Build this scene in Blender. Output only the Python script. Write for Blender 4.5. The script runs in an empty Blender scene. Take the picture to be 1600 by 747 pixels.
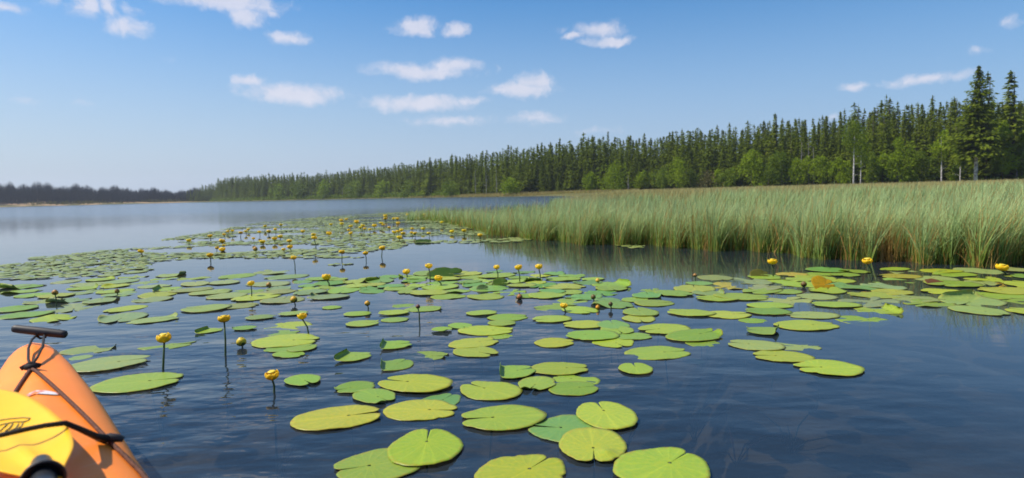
import bpy, bmesh, math, random
import numpy as np
from mathutils import Vector, Matrix

SC = bpy.context.scene
COL = SC.collection
PI = math.pi
rng = random.Random(7)
nrng = np.random.default_rng(11)

# ------------------------------------------------------------------ camera
PITCH, ROLL, FPX = math.radians(-4.21), math.radians(1.36), 960.0
CAMZ = 0.75
cF = Vector((0, math.cos(PITCH), math.sin(PITCH)))
cU = Vector((0, -math.sin(PITCH), math.cos(PITCH)))
cH = Vector((1, 0, 0))
cR = cH * math.cos(ROLL) - cU * math.sin(ROLL)
cUp = cH * math.sin(ROLL) + cU * math.cos(ROLL)
cam_d = bpy.data.cameras.new('camera')
cam = bpy.data.objects.new('camera', cam_d)
COL.objects.link(cam)
M = Matrix((cR, cUp, -cF)).transposed().to_4x4()
M.translation = (0, 0, CAMZ)
cam.matrix_world = M
cam_d.sensor_width = 36
cam_d.lens = 36 * FPX / 1600
cam_d.clip_start = 0.02
cam_d.clip_end = 6000
cam_d.dof.use_dof = True
cam_d.dof.focus_distance = 3.2
cam_d.dof.aperture_fstop = 4.2
SC.camera = cam
SC.cycles.filter_width = 1.7
SC.cycles.use_denoising = True
SC.cycles.max_bounces = 8
SC.cycles.transparent_max_bounces = 16
SC.cycles.caustics_reflective = False
SC.cycles.caustics_refractive = False
SC.cycles.volume_bounces = 0

def ray(x, y):
    return cF + cR * ((x - 800) / FPX) + cUp * ((373.5 - y) / FPX)
def at(x, y, z=0.0):
    d = ray(x, y)
    t = (z - CAMZ) / d.z
    return Vector((d.x * t, d.y * t, z))
def horizon(x):
    return 302.8 - 0.0237 * (x - 800)

# ------------------------------------------------------------------ sky, sun, exposure
SUN_EL, SUN_AZ = math.radians(54), math.radians(-88)   # azimuth clockwise from +Y
SKY_STRENGTH = 0.086
world = bpy.data.worlds.new('World')
SC.world = world
world.use_nodes = True
wt = world.node_tree
wt.nodes.clear()
def wn(t, **k):
    n = wt.nodes.new(t)
    for a, b in k.items(): setattr(n, a, b)
    return n
def wl(a, b): wt.links.new(a, b)
def wmath(op, a, b=None, c=None, clamp=False):
    n = wn('ShaderNodeMath', operation=op, use_clamp=clamp)
    for i, v in enumerate((a, b, c)):
        if v is None: continue
        if isinstance(v, (int, float)): n.inputs[i].default_value = v
        else: wl(v, n.inputs[i])
    return n.outputs[0]
def wvec(op, a, b=None):
    n = wn('ShaderNodeVectorMath', operation=op)
    for i, v in enumerate((a, b)):
        if v is None: continue
        if isinstance(v, tuple): n.inputs[i].default_value = v
        else: wl(v, n.inputs[i])
    return n.outputs['Value'] if op in ('LENGTH', 'DOT_PRODUCT') else n.outputs[0]
sky = wn('ShaderNodeTexSky', sky_type='NISHITA')
sky.sun_disc = False
sky.sun_elevation = SUN_EL
sky.sun_rotation = SUN_AZ
sky.altitude = 0
sky.air_density = 1.0
sky.dust_density = 0.5
sky.ozone_density = 2.2
tc = wn('ShaderNodeTexCoord')
D = tc.outputs['Generated']
sep = wn('ShaderNodeSeparateXYZ'); wl(D, sep.inputs[0])
azn = wmath('ARCTAN2', sep.outputs[0], sep.outputs[1])
eln = wmath('ARCSINE', sep.outputs[2])
comb = wn('ShaderNodeCombineXYZ'); wl(azn, comb.inputs[0]); wl(eln, comb.inputs[1])
n1 = wn('ShaderNodeTexNoise'); n1.inputs['Scale'].default_value = 16; n1.inputs['Detail'].default_value = 6
n1.inputs['Roughness'].default_value = 0.6
wl(comb.outputs[0], n1.inputs['Vector'])
warp = wvec('MULTIPLY', wvec('SUBTRACT', n1.outputs['Color'], (0.5, 0.5, 0.5)), (0.075, 0.03, 0.0))
P = wvec('ADD', comb.outputs[0], warp)
n2 = wn('ShaderNodeTexNoise'); n2.inputs['Scale'].default_value = 42; n2.inputs['Detail'].default_value = 7
n2.inputs['Roughness'].default_value = 0.62
wl(P, n2.inputs['Vector'])
CLOUDS = [(20,10,75,20,.75),(85,5,50,18,.5),(130,6,62,42,1),(172,12,48,46,.85),(203,45,88,34,1),(213,17,34,20,.4),
 (362,4,190,34,1),(392,28,60,32,1),(428,20,26,14,.5),(452,58,84,22,.8),(650,42,84,32,1),(712,45,46,22,.95),
 (655,110,180,26,1),(710,101,80,26,.9),(775,103,16,14,.3),(815,138,116,30,1),(836,126,64,32,1),(460,145,190,34,.95),
 (390,126,56,20,.85),(655,160,190,28,.9),(735,157,70,16,.6),(705,188,140,20,.6),(835,183,96,22,.6),(938,44,76,28,.85),
 (950,62,84,18,1),(898,54,46,13,.9),(880,43,30,12,.2),(1335,136,60,15,.75),(1442,124,116,20,.85),(1392,127,40,14,.45),
 (1525,79,50,16,.5),(1500,118,50,18,.5),(1580,32,46,20,.35),(40,162,80,16,.3),(125,160,50,14,.25),(935,205,90,15,.35),
 (1295,180,40,12,.35),(270,90,60,14,.12)]
acc = None
for (cx, cy, w, h, it) in CLOUDS:
    d0 = ray(cx, cy).normalized()
    a0, e0 = math.atan2(d0.x, d0.y), math.asin(d0.z)
    dl, dr = ray(cx - w/2, cy).normalized(), ray(cx + w/2, cy).normalized()
    du, dd = ray(cx, cy - h/2).normalized(), ray(cx, cy + h/2).normalized()
    sx = (math.atan2(dr.x, dr.y) - math.atan2(dl.x, dl.y)) * 0.62
    sy = (math.asin(du.z) - math.asin(dd.z)) * 0.68
    q = wvec('MULTIPLY', wvec('SUBTRACT', P, (a0, e0, 0)), (1/sx, 1/sy, 0))
    v = wmath('MULTIPLY', wmath('SUBTRACT', 1.0, wvec('LENGTH', q), clamp=True), it * 1.5)
    acc = v if acc is None else wmath('MAXIMUM', acc, v)
# scattered cloud overhead, above the picture
n3 = wn('ShaderNodeTexNoise'); n3.inputs['Scale'].default_value = 3.2; n3.inputs['Detail'].default_value = 6
wl(D, n3.inputs['Vector'])
mr = wn('ShaderNodeMapRange'); wl(n3.outputs['Fac'], mr.inputs[0])
mr.inputs[1].default_value = 0.44; mr.inputs[2].default_value = 0.64
over = wn('ShaderNodeMapRange'); wl(eln, over.inputs[0])
over.inputs[1].default_value = math.radians(22); over.inputs[2].default_value = math.radians(28)
acc = wmath('MAXIMUM', acc, wmath('MULTIPLY', wmath('MULTIPLY', mr.outputs[0], over.outputs[0]), 0.8))
dens = wmath('ADD', acc, wmath('MULTIPLY', wmath('SUBTRACT', n2.outputs['Fac'], 0.5), 1.7))
gate = wmath('MULTIPLY', acc, 5.0, clamp=True)
cm = wn('ShaderNodeMapRange', interpolation_type='SMOOTHSTEP')
wl(dens, cm.inputs[0]); cm.inputs[1].default_value = 0.02; cm.inputs[2].default_value = 1.2; cm.inputs[4].default_value = 0.74
cmask = wmath('MULTIPLY', cm.outputs[0], gate)
ccol = wn('ShaderNodeMix', data_type='RGBA')
wl(n2.outputs['Fac'], ccol.inputs[0])
ccol.inputs[6].default_value = (4.9, 5.0, 5.8, 1)
ccol.inputs[7].default_value = (6.5, 6.2, 6.7, 1)
hsv = wn('ShaderNodeHueSaturation'); wl(sky.outputs[0], hsv.inputs['Color'])
hsv.inputs['Saturation'].default_value = 1.4
hz = wn('ShaderNodeMapRange', interpolation_type='SMOOTHSTEP'); wl(eln, hz.inputs[0])
hz.inputs[1].default_value = math.radians(-2); hz.inputs[2].default_value = math.radians(21); hz.inputs[3].default_value = 0.92; hz.inputs[4].default_value = 0.0
azf = wn('ShaderNodeMapRange'); wl(azn, azf.inputs[0])
azf.inputs[1].default_value = math.radians(-50); azf.inputs[2].default_value = math.radians(45)
hcol = wn('ShaderNodeMix', data_type='RGBA'); wl(azf.outputs[0], hcol.inputs[0])
hcol.inputs[6].default_value = (3.6, 4.15, 5.2, 1); hcol.inputs[7].default_value = (2.0, 3.0, 4.9, 1)
skyh = wn('ShaderNodeMix', data_type='RGBA'); wl(hz.outputs[0], skyh.inputs[0]); wl(hsv.outputs[0], skyh.inputs[6]); wl(hcol.outputs[2], skyh.inputs[7])
mixc = wn('ShaderNodeMix', data_type='RGBA')
wl(cmask, mixc.inputs[0]); wl(skyh.outputs[2], mixc.inputs[6]); wl(ccol.outputs[2], mixc.inputs[7])
bg = wn('ShaderNodeBackground'); wl(mixc.outputs[2], bg.inputs[0]); bg.inputs[1].default_value = SKY_STRENGTH
wo = wn('ShaderNodeOutputWorld'); wl(bg.outputs[0], wo.inputs[0])

sl = bpy.data.lights.new('sun', 'SUN')
sl.energy = 3.9
sl.angle = math.radians(0.6)
sl.color = (1.0, 0.93, 0.82)
sun = bpy.data.objects.new('sun', sl); COL.objects.link(sun)
sdir = Vector((math.sin(SUN_AZ) * math.cos(SUN_EL), math.cos(SUN_AZ) * math.cos(SUN_EL), math.sin(SUN_EL)))
sun.rotation_euler = sdir.to_track_quat('Z', 'Y').to_euler()
sun.location = (-30, -10, 40)

SC.view_settings.view_transform = 'Standard'
SC.view_settings.look = 'None'
SC.view_settings.gamma = 1
SC.view_settings.exposure = 0.72
SC.view_settings.use_curve_mapping = False

# ------------------------------------------------------------------ helpers
def tag(o, label=None, cat=None, group=None, kind=None):
    if label: o['label'] = label
    if cat: o['category'] = cat
    if group: o['group'] = group
    if kind: o['kind'] = kind
    return o
def link(name, data, parent=None, loc=None):
    o = bpy.data.objects.new(name, data)
    COL.objects.link(o)
    if parent is not None: o.parent = parent
    if loc is not None: o.location = loc
    return o
def empty(name, loc=(0, 0, 0), rz=0.0):
    o = link(name, None, None, loc)
    o.empty_display_size = 0.1
    o.rotation_euler = (0, 0, rz)
    return o
def np_mesh(name, v, f, mat=None, smooth=True, attrs=None):
    """v (n,3) float, f (m,4) or (m,3) int"""
    me = bpy.data.meshes.new(name)
    v = np.asarray(v, dtype=np.float32); f = np.asarray(f, dtype=np.int32)
    me.vertices.add(len(v)); me.vertices.foreach_set('co', v.ravel())
    k = f.shape[1]
    me.loops.add(f.size); me.loops.foreach_set('vertex_index', f.ravel())
    me.polygons.add(len(f))
    me.polygons.foreach_set('loop_start', np.arange(0, f.size, k, dtype=np.int32))
    me.polygons.foreach_set('loop_total', np.full(len(f), k, dtype=np.int32))
    me.polygons.foreach_set('use_smooth', np.full(len(f), smooth, dtype=bool))
    if attrs:
        for an, av in attrs.items():
            a = me.attributes.new(an, 'FLOAT', 'POINT')
            a.data.foreach_set('value', np.asarray(av, dtype=np.float32))
    if mat: me.materials.append(mat)
    me.update(calc_edges=True)
    me.validate()
    return me
class MB:
    """collects geometry with per-face lists"""
    def __init__(s): s.v = []; s.f = []
    def add(s, vs, fs):
        o = len(s.v); s.v += [tuple(p) for p in vs]; s.f += [tuple(i + o for i in q) for q in fs]
    def tube(s, pts, rad, n=8, cap=True):
        pts = [Vector(p) for p in pts]
        rads = rad if isinstance(rad, (list, tuple)) else [rad] * len(pts)
        vs = []; fs = []
        up = Vector((0, 0, 1))
        prev = None
        for i, p in enumerate(pts):
            t = (pts[min(i + 1, len(pts) - 1)] - pts[max(i - 1, 0)]).normalized()
            if prev is None:
                a = t.cross(up if abs(t.z) < 0.95 else Vector((1, 0, 0))).normalized()
            else:
                a = (prev - t * prev.dot(t)).normalized()
            prev = a
            b = t.cross(a)
            for k in range(n):
                an = 2 * PI * k / n
                vs.append(p + (a * math.cos(an) + b * math.sin(an)) * rads[i])
        for i in range(len(pts) - 1):
            for k in range(n):
                k2 = (k + 1) % n
                fs.append((i * n + k, i * n + k2, (i + 1) * n + k2, (i + 1) * n + k))
        if cap:
            fs.append(tuple(reversed(range(n))))
            fs.append(tuple((len(pts) - 1) * n + k for k in range(n)))
        s.add(vs, fs)
    def lathe(s, prof, n=16, org=(0, 0, 0), axis=(0, 0, 1)):
        axis = Vector(axis).normalized()
        a = axis.cross(Vector((0, 0, 1)) if abs(axis.z) < 0.9 else Vector((1, 0, 0))).normalized()
        b = axis.cross(a); org = Vector(org)
        vs = []; fs = []
        for (r, h) in prof:
            for k in range(n):
                an = 2 * PI * k / n
                vs.append(org + axis * h + (a * math.cos(an) + b * math.sin(an)) * r)
        for i in range(len(prof) - 1):
            for k in range(n):
                k2 = (k + 1) % n
                fs.append((i * n + k, i * n + k2, (i + 1) * n + k2, (i + 1) * n + k))
        fs.append(tuple(reversed(range(n)))); fs.append(tuple((len(prof) - 1) * n + k for k in range(n)))
        s.add(vs, fs)
    def mesh(s, name, mat=None, smooth=True):
        me = bpy.data.meshes.new(name)
        me.from_pydata(s.v, [], s.f)
        if smooth:
            for p in me.polygons: p.use_smooth = True
        if mat: me.materials.append(mat)
        bm = bmesh.new(); bm.from_mesh(me)
        bmesh.ops.recalc_face_normals(bm, faces=bm.faces[:])
        bm.to_mesh(me); bm.free()
        me.update()
        return me

# ------------------------------------------------------------------ materials
class NT:
    def __init__(s, name):
        s.m = bpy.data.materials.new(name); s.m.use_nodes = True
        s.t = s.m.node_tree; s.t.nodes.clear()
        s.out = s.n('ShaderNodeOutputMaterial')
    def n(s, t, **k):
        x = s.t.nodes.new(t)
        for a, b in k.items(): setattr(x, a, b)
        return x
    def l(s, a, b): s.t.links.new(a, b)
    def put(s, v, sock):
        if v is None: return
        if hasattr(v, 'is_output'): s.l(v, sock)
        else: sock.default_value = v
    def math(s, op, a, b=None, c=None, clamp=False):
        x = s.n('ShaderNodeMath', operation=op, use_clamp=clamp)
        for i, v in enumerate((a, b, c)): s.put(v, x.inputs[i])
        return x.outputs[0]
    def noise(s, vec, scale, detail=4, rough=0.55, col=False):
        x = s.n('ShaderNodeTexNoise'); s.put(vec, x.inputs['Vector'])
        x.inputs['Scale'].default_value = scale; x.inputs['Detail'].default_value = detail; x.inputs['Roughness'].default_value = rough
        return x.outputs['Color' if col else 'Fac']
    def ramp(s, fac, stops, interp='LINEAR'):
        x = s.n('ShaderNodeValToRGB'); s.put(fac, x.inputs[0])
        e = x.color_ramp.elements; x.color_ramp.interpolation = interp
        while len(e) < len(stops): e.new(0.5)
        for i, (p, c) in enumerate(stops): e[i].position = p; e[i].color = (*c[:3], 1)
        return x.outputs[0]
    def mix(s, fac, a, b, blend='MIX'):
        x = s.n('ShaderNodeMix', data_type='RGBA', blend_type=blend)
        s.put(fac, x.inputs[0])
        for v, i in ((a, 6), (b, 7)):
            s.put((*v, 1) if isinstance(v, tuple) and len(v) == 3 else v, x.inputs[i])
        return x.outputs[2]
    def maprange(s, v, a, b, c=0, d=1):
        x = s.n('ShaderNodeMapRange'); s.put(v, x.inputs[0])
        for i, q in enumerate((a, b, c, d)): x.inputs[i + 1].default_value = q
        return x.outputs[0]
    def attr(s, name):
        return s.n('ShaderNodeAttribute', attribute_name=name).outputs['Fac']
    def bump(s, h, strength=0.3, dist=0.01):
        x = s.n('ShaderNodeBump'); s.put(h, x.inputs['Height']); x.inputs['Strength'].default_value = strength; x.inputs['Distance'].default_value = dist
        return x.outputs[0]
    def princ(s, col, rough=0.5, spec=0.5, normal=None, **k):
        x = s.n('ShaderNodeBsdfPrincipled')
        s.put((*col, 1) if isinstance(col, tuple) and len(col) == 3 else col, x.inputs['Base Color'])
        s.put(rough, x.inputs['Roughness']); x.inputs['Specular IOR Level'].default_value = spec
        if normal is not None: s.l(normal, x.inputs['Normal'])
        for a, b in k.items(): s.put(b, x.inputs[a.replace('_', ' ')])
        return x.outputs[0]
    def done(s, sh): s.l(sh, s.out.inputs[0]); return s.m

def leafy(name, colors, trans=0.35, rough=0.7, noise_scale=0.0, spec=0.06):
    """foliage: colour from the per-point 'var' attribute plus each object's own random"""
    t = NT(name)
    oi = t.n('ShaderNodeObjectInfo')
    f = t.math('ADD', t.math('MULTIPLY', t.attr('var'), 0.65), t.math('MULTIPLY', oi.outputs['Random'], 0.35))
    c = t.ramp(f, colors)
    p = t.princ(c, rough, spec)
    tr = t.n('ShaderNodeBsdfTranslucent'); t.l(t.mix(0.5, c, (0.16, 0.22, 0.02)), tr.inputs[0])
    m = t.n('ShaderNodeMixShader'); m.inputs[0].default_value = trans
    t.l(p, m.inputs[1]); t.l(tr.outputs[0], m.inputs[2])
    return t.done(m.outputs[0])

MAT = {}
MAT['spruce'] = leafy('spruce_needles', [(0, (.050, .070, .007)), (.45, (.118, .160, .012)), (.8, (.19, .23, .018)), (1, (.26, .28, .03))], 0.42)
MAT['birch'] = leafy('birch_leaves', [(0, (.12, .18, .006)), (.5, (.22, .31, .012)), (1, (.31, .39, .02))], 0.45)
MAT['alder'] = leafy('alder_leaves', [(0, (.07, .12, .008)), (.5, (.13, .19, .014)), (1, (.19, .26, .025))], 0.42)
MAT['heath'] = leafy('heath_twigs', [(0, (.05, .045, .02)), (.5, (.09, .08, .03)), (1, (.14, .12, .04))], 0.2)
MAT['burnt'] = leafy('burnt_wood', [(0, (.016, .016, .026)), (.5, (.030, .032, .048)), (1, (.058, .056, .070))], 0.0)
MAT['deadtwig'] = leafy('dead_twigs', [(0, (.06, .055, .05)), (.5, (.10, .092, .085)), (1, (.17, .155, .14))], 0.0)

def mat_bark(name, a, b, sc=(3, 3, 0.6)):
    t = NT(name)
    tcn = t.n('ShaderNodeTexCoord'); mp = t.n('ShaderNodeMapping'); t.l(tcn.outputs['Object'], mp.inputs[0]); mp.inputs['Scale'].default_value = sc
    n = t.noise(mp.outputs[0], 3.0, 5)
    c = t.ramp(n, [(.35, a), (.65, b)])
    return t.done(t.princ(c, .9, .1, t.bump(n, .5, .02)))
MAT['bark'] = mat_bark('spruce_bark', (.05, .04, .032), (.13, .11, .09))
MAT['whitebark'] = mat_bark('birch_bark', (.10, .09, .08), (.72, .70, .66), (1, 1, 2.2))
MAT['greybark'] = mat_bark('weathered_wood', (.16, .15, .14), (.36, .34, .31))

# lily pads: the object's own colour, with veins, blotches and wear
t = NT('lily_pad_leaf')
oi = t.n('ShaderNodeObjectInfo'); tcn = t.n('ShaderNodeTexCoord')
ph, rr = t.attr('ph'), t.attr('rr')
offs = t.n('ShaderNodeVectorMath', operation='ADD'); t.l(tcn.outputs['Object'], offs.inputs[0])
cx = t.n('ShaderNodeCombineXYZ'); t.l(t.math('MULTIPLY', oi.outputs['Random'], 40), cx.inputs[0]); t.l(cx.outputs[0], offs.inputs[1])
big = t.noise(offs.outputs[0], 9, 3)
fine = t.noise(offs.outputs[0], 60, 4)
vein = t.math('POWER', t.math('ABSOLUTE', t.math('COSINE', t.math('MULTIPLY_ADD', rr, 0.9, t.math('MULTIPLY', ph, 9.0)))), 14.0)
vein = t.math('MULTIPLY', vein, t.maprange(rr, 0.05, 0.5, 0, 1))
mid = t.maprange(t.math('ABSOLUTE', t.math('SUBTRACT', ph, PI)), 0.0, 0.09, 1, 0)
vall = t.math('MAXIMUM', t.math('MULTIPLY', vein, 0.5), t.math('MULTIPLY', mid, 0.9))
c = t.mix(t.maprange(big, .3, .7), t.mix(1.0, oi.outputs['Color'], (.84, .96, .96), 'MULTIPLY'), t.mix(1.0, oi.outputs['Color'], (1.16, 1.06, .9), 'MULTIPLY'))
c = t.mix(t.math('MULTIPLY', t.maprange(rr, .42, .0), t.maprange(fine, .3, .7, .25, .75)), c, t.mix(1.0, c, (1.28, 1.12, .75), 'MULTIPLY'))
c = t.mix(t.math('MULTIPLY', vall, .8), c, t.mix(1.0, c, (1.35, 1.22, 1.1), 'MULTIPLY'))
edge = t.math('MULTIPLY', t.maprange(rr, .86, 1.0), t.maprange(big, .42, .58))
c = t.mix(t.math('MULTIPLY', edge, .7), c, (.30, .22, .03))
spot = t.math('MULTIPLY', t.maprange(t.noise(offs.outputs[0], 38, 3), .66, .72), t.maprange(big, .4, .55))
c = t.mix(t.math('MULTIPLY', spot, .65), c, (.16, .085, .02))
geo = t.n('ShaderNodeNewGeometry')
c = t.mix(t.math('MULTIPLY', geo.outputs['Backfacing'], .0), c, (.2, .1, .05))
bm_ = t.bump(t.math('ADD', t.math('MULTIPLY', vall, .8), t.math('MULTIPLY', fine, .5)), .25, .004)
p = t.princ(c, t.maprange(fine, .3, .7, .28, .48), .27, bm_)
tr = t.n('ShaderNodeBsdfTranslucent'); t.l(c, tr.inputs[0])
mx = t.n('ShaderNodeMixShader'); mx.inputs[0].default_value = .18; t.l(p, mx.inputs[1]); t.l(tr.outputs[0], mx.inputs[2])
MAT['pad'] = t.done(mx.outputs[0])
MAT['thinleaf'] = MAT['pad'].copy(); MAT['thinleaf'].name = 'raised_leaf'
[n_ for n_ in MAT['thinleaf'].node_tree.nodes if n_.type == 'MIX_SHADER'][0].inputs[0].default_value = .6

t = NT('stalk_green')
tcn = t.n('ShaderNodeTexCoord')
MAT['stalk'] = t.done(t.princ(t.ramp(t.noise(tcn.outputs['Object'], 30, 3), [(.3, (.030, .055, .012)), (.7, (.065, .10, .022))]), .45, .4))
t = NT('blossom_yellow')
tcn = t.n('ShaderNodeTexCoord'); oi = t.n('ShaderNodeObjectInfo')
n = t.noise(tcn.outputs['Object'], 2.5, 4)
sp = t.n('ShaderNodeSeparateXYZ'); t.l(tcn.outputs['Object'], sp.inputs[0])
c = t.mix(t.maprange(n, .3, .7), (.95, .66, .012), (.98, .78, .035))
c = t.mix(1.0, c, oi.outputs['Color'], 'MULTIPLY')
c = t.mix(t.maprange(sp.outputs[2], -.6, -.9), c, (.16, .20, .03))
p = t.princ(c, .42, .4)
tr = t.n('ShaderNodeBsdfTranslucent'); t.l(c, tr.inputs[0])
mx = t.n('ShaderNodeMixShader'); mx.inputs[0].default_value = .5; t.l(p, mx.inputs[1]); t.l(tr.outputs[0], mx.inputs[2])
MAT['blossom'] = t.done(mx.outputs[0])
t = NT('stigma'); tcn = t.n('ShaderNodeTexCoord')
MAT['stigma'] = t.done(t.princ(t.ramp(t.noise(tcn.outputs['Object'], 6, 2), [(.3, (.55, .40, .03)), (.7, (.75, .60, .06))]), .5, .3))
t = NT('seed_pod'); tcn = t.n('ShaderNodeTexCoord'); oi = t.n('ShaderNodeObjectInfo')
c = t.ramp(t.noise(tcn.outputs['Object'], 2.5, 4), [(.3, (.09, .06, .03)), (.7, (.22, .16, .05))])
MAT['bud'] = t.done(t.princ(t.mix(1.0, c, oi.outputs['Color'], 'MULTIPLY'), .5, .3))

# reeds: base straw and green, tips glaucous
def reed_mat(name, stops, tip):
    t = NT(name)
    h, r = t.attr('hh'), t.attr('var')
    c = t.ramp(r, stops)
    c = t.mix(t.math('MULTIPLY', t.maprange(h, .35, .95), t.maprange(r, .12, .2)), c, tip)
    p = t.princ(c, .55, .15)
    tr = t.n('ShaderNodeBsdfTranslucent'); t.l(c, tr.inputs[0])
    mx = t.n('ShaderNodeMixShader'); mx.inputs[0].default_value = .35; t.l(p, mx.inputs[1]); t.l(tr.outputs[0], mx.inputs[2])
    return t.done(mx.outputs[0])
MAT['reed'] = reed_mat('sedge_blades', [(0, (.42, .25, .08)), (.10, (.36, .22, .06)), (.16, (.32, .29, .05)), (.5, (.18, .28, .04)), (1, (.22, .34, .09))], (.42, .54, .25))
MAT['meadow'] = reed_mat('sedge_meadow_blades', [(0, (.38, .28, .10)), (.2, (.32, .27, .09)), (.5, (.24, .25, .08)), (1, (.27, .29, .10))], (.44, .40, .17))

# ground: land above the water, brown bed below it
t = NT('ground_soil')
geo = t.n('ShaderNodeNewGeometry')
pos = geo.outputs['Position']; sp = t.n('ShaderNodeSeparateXYZ'); t.l(pos, sp.inputs[0])
n = t.noise(pos, .9, 6, .6); nb = t.noise(pos, .12, 4)
land = t.ramp(n, [(.3, (.06, .065, .022)), (.55, (.12, .115, .045)), (.75, (.20, .17, .075))])
sandm = t.math('MULTIPLY', t.maprange(sp.outputs[0], -230, -262), t.maprange(t.noise(pos, .035, 3), .44, .56))
land = t.mix(t.math('MULTIPLY', t.maprange(sp.outputs[0], -150, -200), t.maprange(sp.outputs[2], .6, 1.6)), land, (.035, .030, .034))
land = t.mix(sandm, land, t.ramp(n, [(.3, (.30, .20, .12)), (.7, (.46, .33, .20))]))
bn = t.noise(pos, 1.1, 5, .6); bn2 = t.noise(pos, 5, 4, .6)
bed = t.ramp(bn, [(.36, (.02, .026, .028)), (.47, (.10, .092, .072)), (.58, (.24, .20, .145)), (.72, (.36, .30, .21))])
bed = t.mix(t.math('MULTIPLY', t.maprange(bn2, .58, .68), .5), bed, (.17, .085, .05))
c = t.mix(t.maprange(sp.outputs[2], -.12, .02), bed, land)
MAT['ground'] = t.done(t.princ(c, .95, .05, t.bump(n, .6, .1)))

# water
WATER_TINT = (.52, .52, .47)
t = NT('lake_water')
geo = t.n('ShaderNodeNewGeometry'); pos = geo.outputs['Position']
def wmap(sc, rot=0):
    mp = t.n('ShaderNodeMapping'); t.l(pos, mp.inputs[0]); mp.inputs['Scale'].default_value = sc; mp.inputs['Rotation'].default_value = (0, 0, rot)
    return mp.outputs[0]
w1 = t.noise(wmap((.5, 1.2, 1), .25), 4.2, 2, .45)
w2 = t.noise(wmap((.6, 1.2, 1), -.2), 12, 2, .5)
w3 = t.noise(wmap((.25, .8, 1), .1), 1.6, 2, .5)
sp = t.n('ShaderNodeSeparateXYZ'); t.l(pos, sp.inputs[0])
# livelier water at the kayak's side and out on the open lake, calm among the plants
vd = t.n('ShaderNodeVectorMath', operation='DISTANCE'); t.l(pos, vd.inputs[0]); vd.inputs[1].default_value = (-1.7, 1.6, 0)
calm = t.maprange(t.math('ADD', vd.outputs['Value'], t.math('MULTIPLY', t.noise(pos, .7, 3), 1.2)), 1.2, 4.2, .85, .045)
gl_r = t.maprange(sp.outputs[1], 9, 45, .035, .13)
calm = t.math('MAXIMUM', calm, t.math('MULTIPLY', t.maprange(sp.outputs[1], 16, 40), .55))
hgt = t.math('ADD', t.math('MULTIPLY', w1, 1.0), t.math('ADD', t.math('MULTIPLY', w2, .28), t.math('MULTIPLY', w3, 1.6)))
hgt = t.math('MULTIPLY', hgt, calm)
bmp = t.bump(hgt, 1.0, .022)
fr = t.n('ShaderNodeFresnel'); fr.inputs[0].default_value = 1.38; t.l(bmp, fr.inputs['Normal'])
gl = t.n('ShaderNodeBsdfGlossy'); t.l(gl_r, gl.inputs['Roughness']); gl.inputs['Color'].default_value = (1, 1, 1, 1); t.l(bmp, gl.inputs['Normal'])
tp = t.n('ShaderNodeBsdfTransparent'); tp.inputs[0].default_value = (*WATER_TINT, 1)
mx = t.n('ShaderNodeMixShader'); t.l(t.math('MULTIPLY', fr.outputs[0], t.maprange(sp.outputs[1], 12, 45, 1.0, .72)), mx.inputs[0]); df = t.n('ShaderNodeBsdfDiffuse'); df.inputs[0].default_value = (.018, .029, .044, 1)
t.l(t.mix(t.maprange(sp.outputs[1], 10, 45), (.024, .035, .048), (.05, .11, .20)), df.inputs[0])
murk = t.n('ShaderNodeMixShader'); murk.inputs[0].default_value = .56; t.l(tp.outputs[0], murk.inputs[1]); t.l(df.outputs[0], murk.inputs[2])
t.l(murk.outputs[0], mx.inputs[1]); t.l(gl.outputs[0], mx.inputs[2])
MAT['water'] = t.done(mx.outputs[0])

# ------------------------------------------------------------------ terrain
def interp(x, xs, ys): return float(np.interp(x, xs, ys))
FX = [-1200, -400, 0, 150, 300, 330, 400, 600, 700, 800, 1000, 1200, 1400, 1600, 2000, 3000]
FY = [200, 330, 385, 430, 465, 460, 380, 290, 225, 175, 156, 132, 112, 97, 70, 40]
def forest_Y(px): return np.interp(px, FX, FY)
LX = [-1200, 700, 800, 850, 880, 910, 950, 1000, 3000]
LYo = [10, 10, 12, 18, 40, 85, 118, 125, 125]        # how far the land reaches out from the forest foot
def px_az(px): return np.arctan((np.asarray(px) - 800) / FPX)
def ground_h(az, R):
    """height of the ground at azimuth az, radius R"""
    az = np.asarray(az, float); R = np.asarray(R, float)
    azc = np.clip(az, -1.15, 1.15)
    px = 800 + FPX * np.tan(azc)
    Y = R * np.cos(azc)
    fy = forest_Y(px)
    out = np.interp(px, LX, LYo)
    ly = np.maximum(fy - out, 14.0)
    s = (Y - ly) / np.maximum(fy - ly, 1)
    h = np.where(s < 0, np.maximum(-0.95, (Y - ly) * 0.05 - 0.02), np.minimum(s, 1) * 0.65)
    beyond = Y - fy
    hill = np.interp(px, [-400, 0, 60, 150, 280, 330, 420, 3000], [.07, .075, .08, .055, .03, .02, .02, .02])
    h = h + np.where(beyond > -4, np.minimum(beyond + 4, 180) * hill, 0)
    back = np.abs(az) > 1.15
    h = np.where(back, np.where(R > 260, np.minimum((R - 260) * .03, 4), -0.95), h)
    return h
az = np.concatenate([np.linspace(-PI, -1.15, 24, endpoint=False), np.linspace(-1.15, 1.15, 220), np.linspace(1.15, PI, 24)[1:]])
rad = np.concatenate([[0.0], np.geomspace(.6, 30, 26), np.linspace(34, 520, 118), np.geomspace(540, 1100, 14)])
AZ, RD = np.meshgrid(az, rad, indexing='ij')
HT = ground_h(AZ, RD)
V = np.stack([np.sin(AZ) * RD, np.cos(AZ) * RD, HT], -1).reshape(-1, 3)
nr = len(rad)
ii, jj = np.meshgrid(np.arange(len(az) - 1), np.arange(nr - 1), indexing='ij')
a = (ii * nr + jj).ravel()
Fq = np.stack([a, a + 1, a + nr + 1, a + nr], -1)
g = link('ground', np_mesh('ground', V, Fq, MAT['ground']))
tag(g, 'low land round the lake and the brown lake bed under the water', kind='structure')
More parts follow.
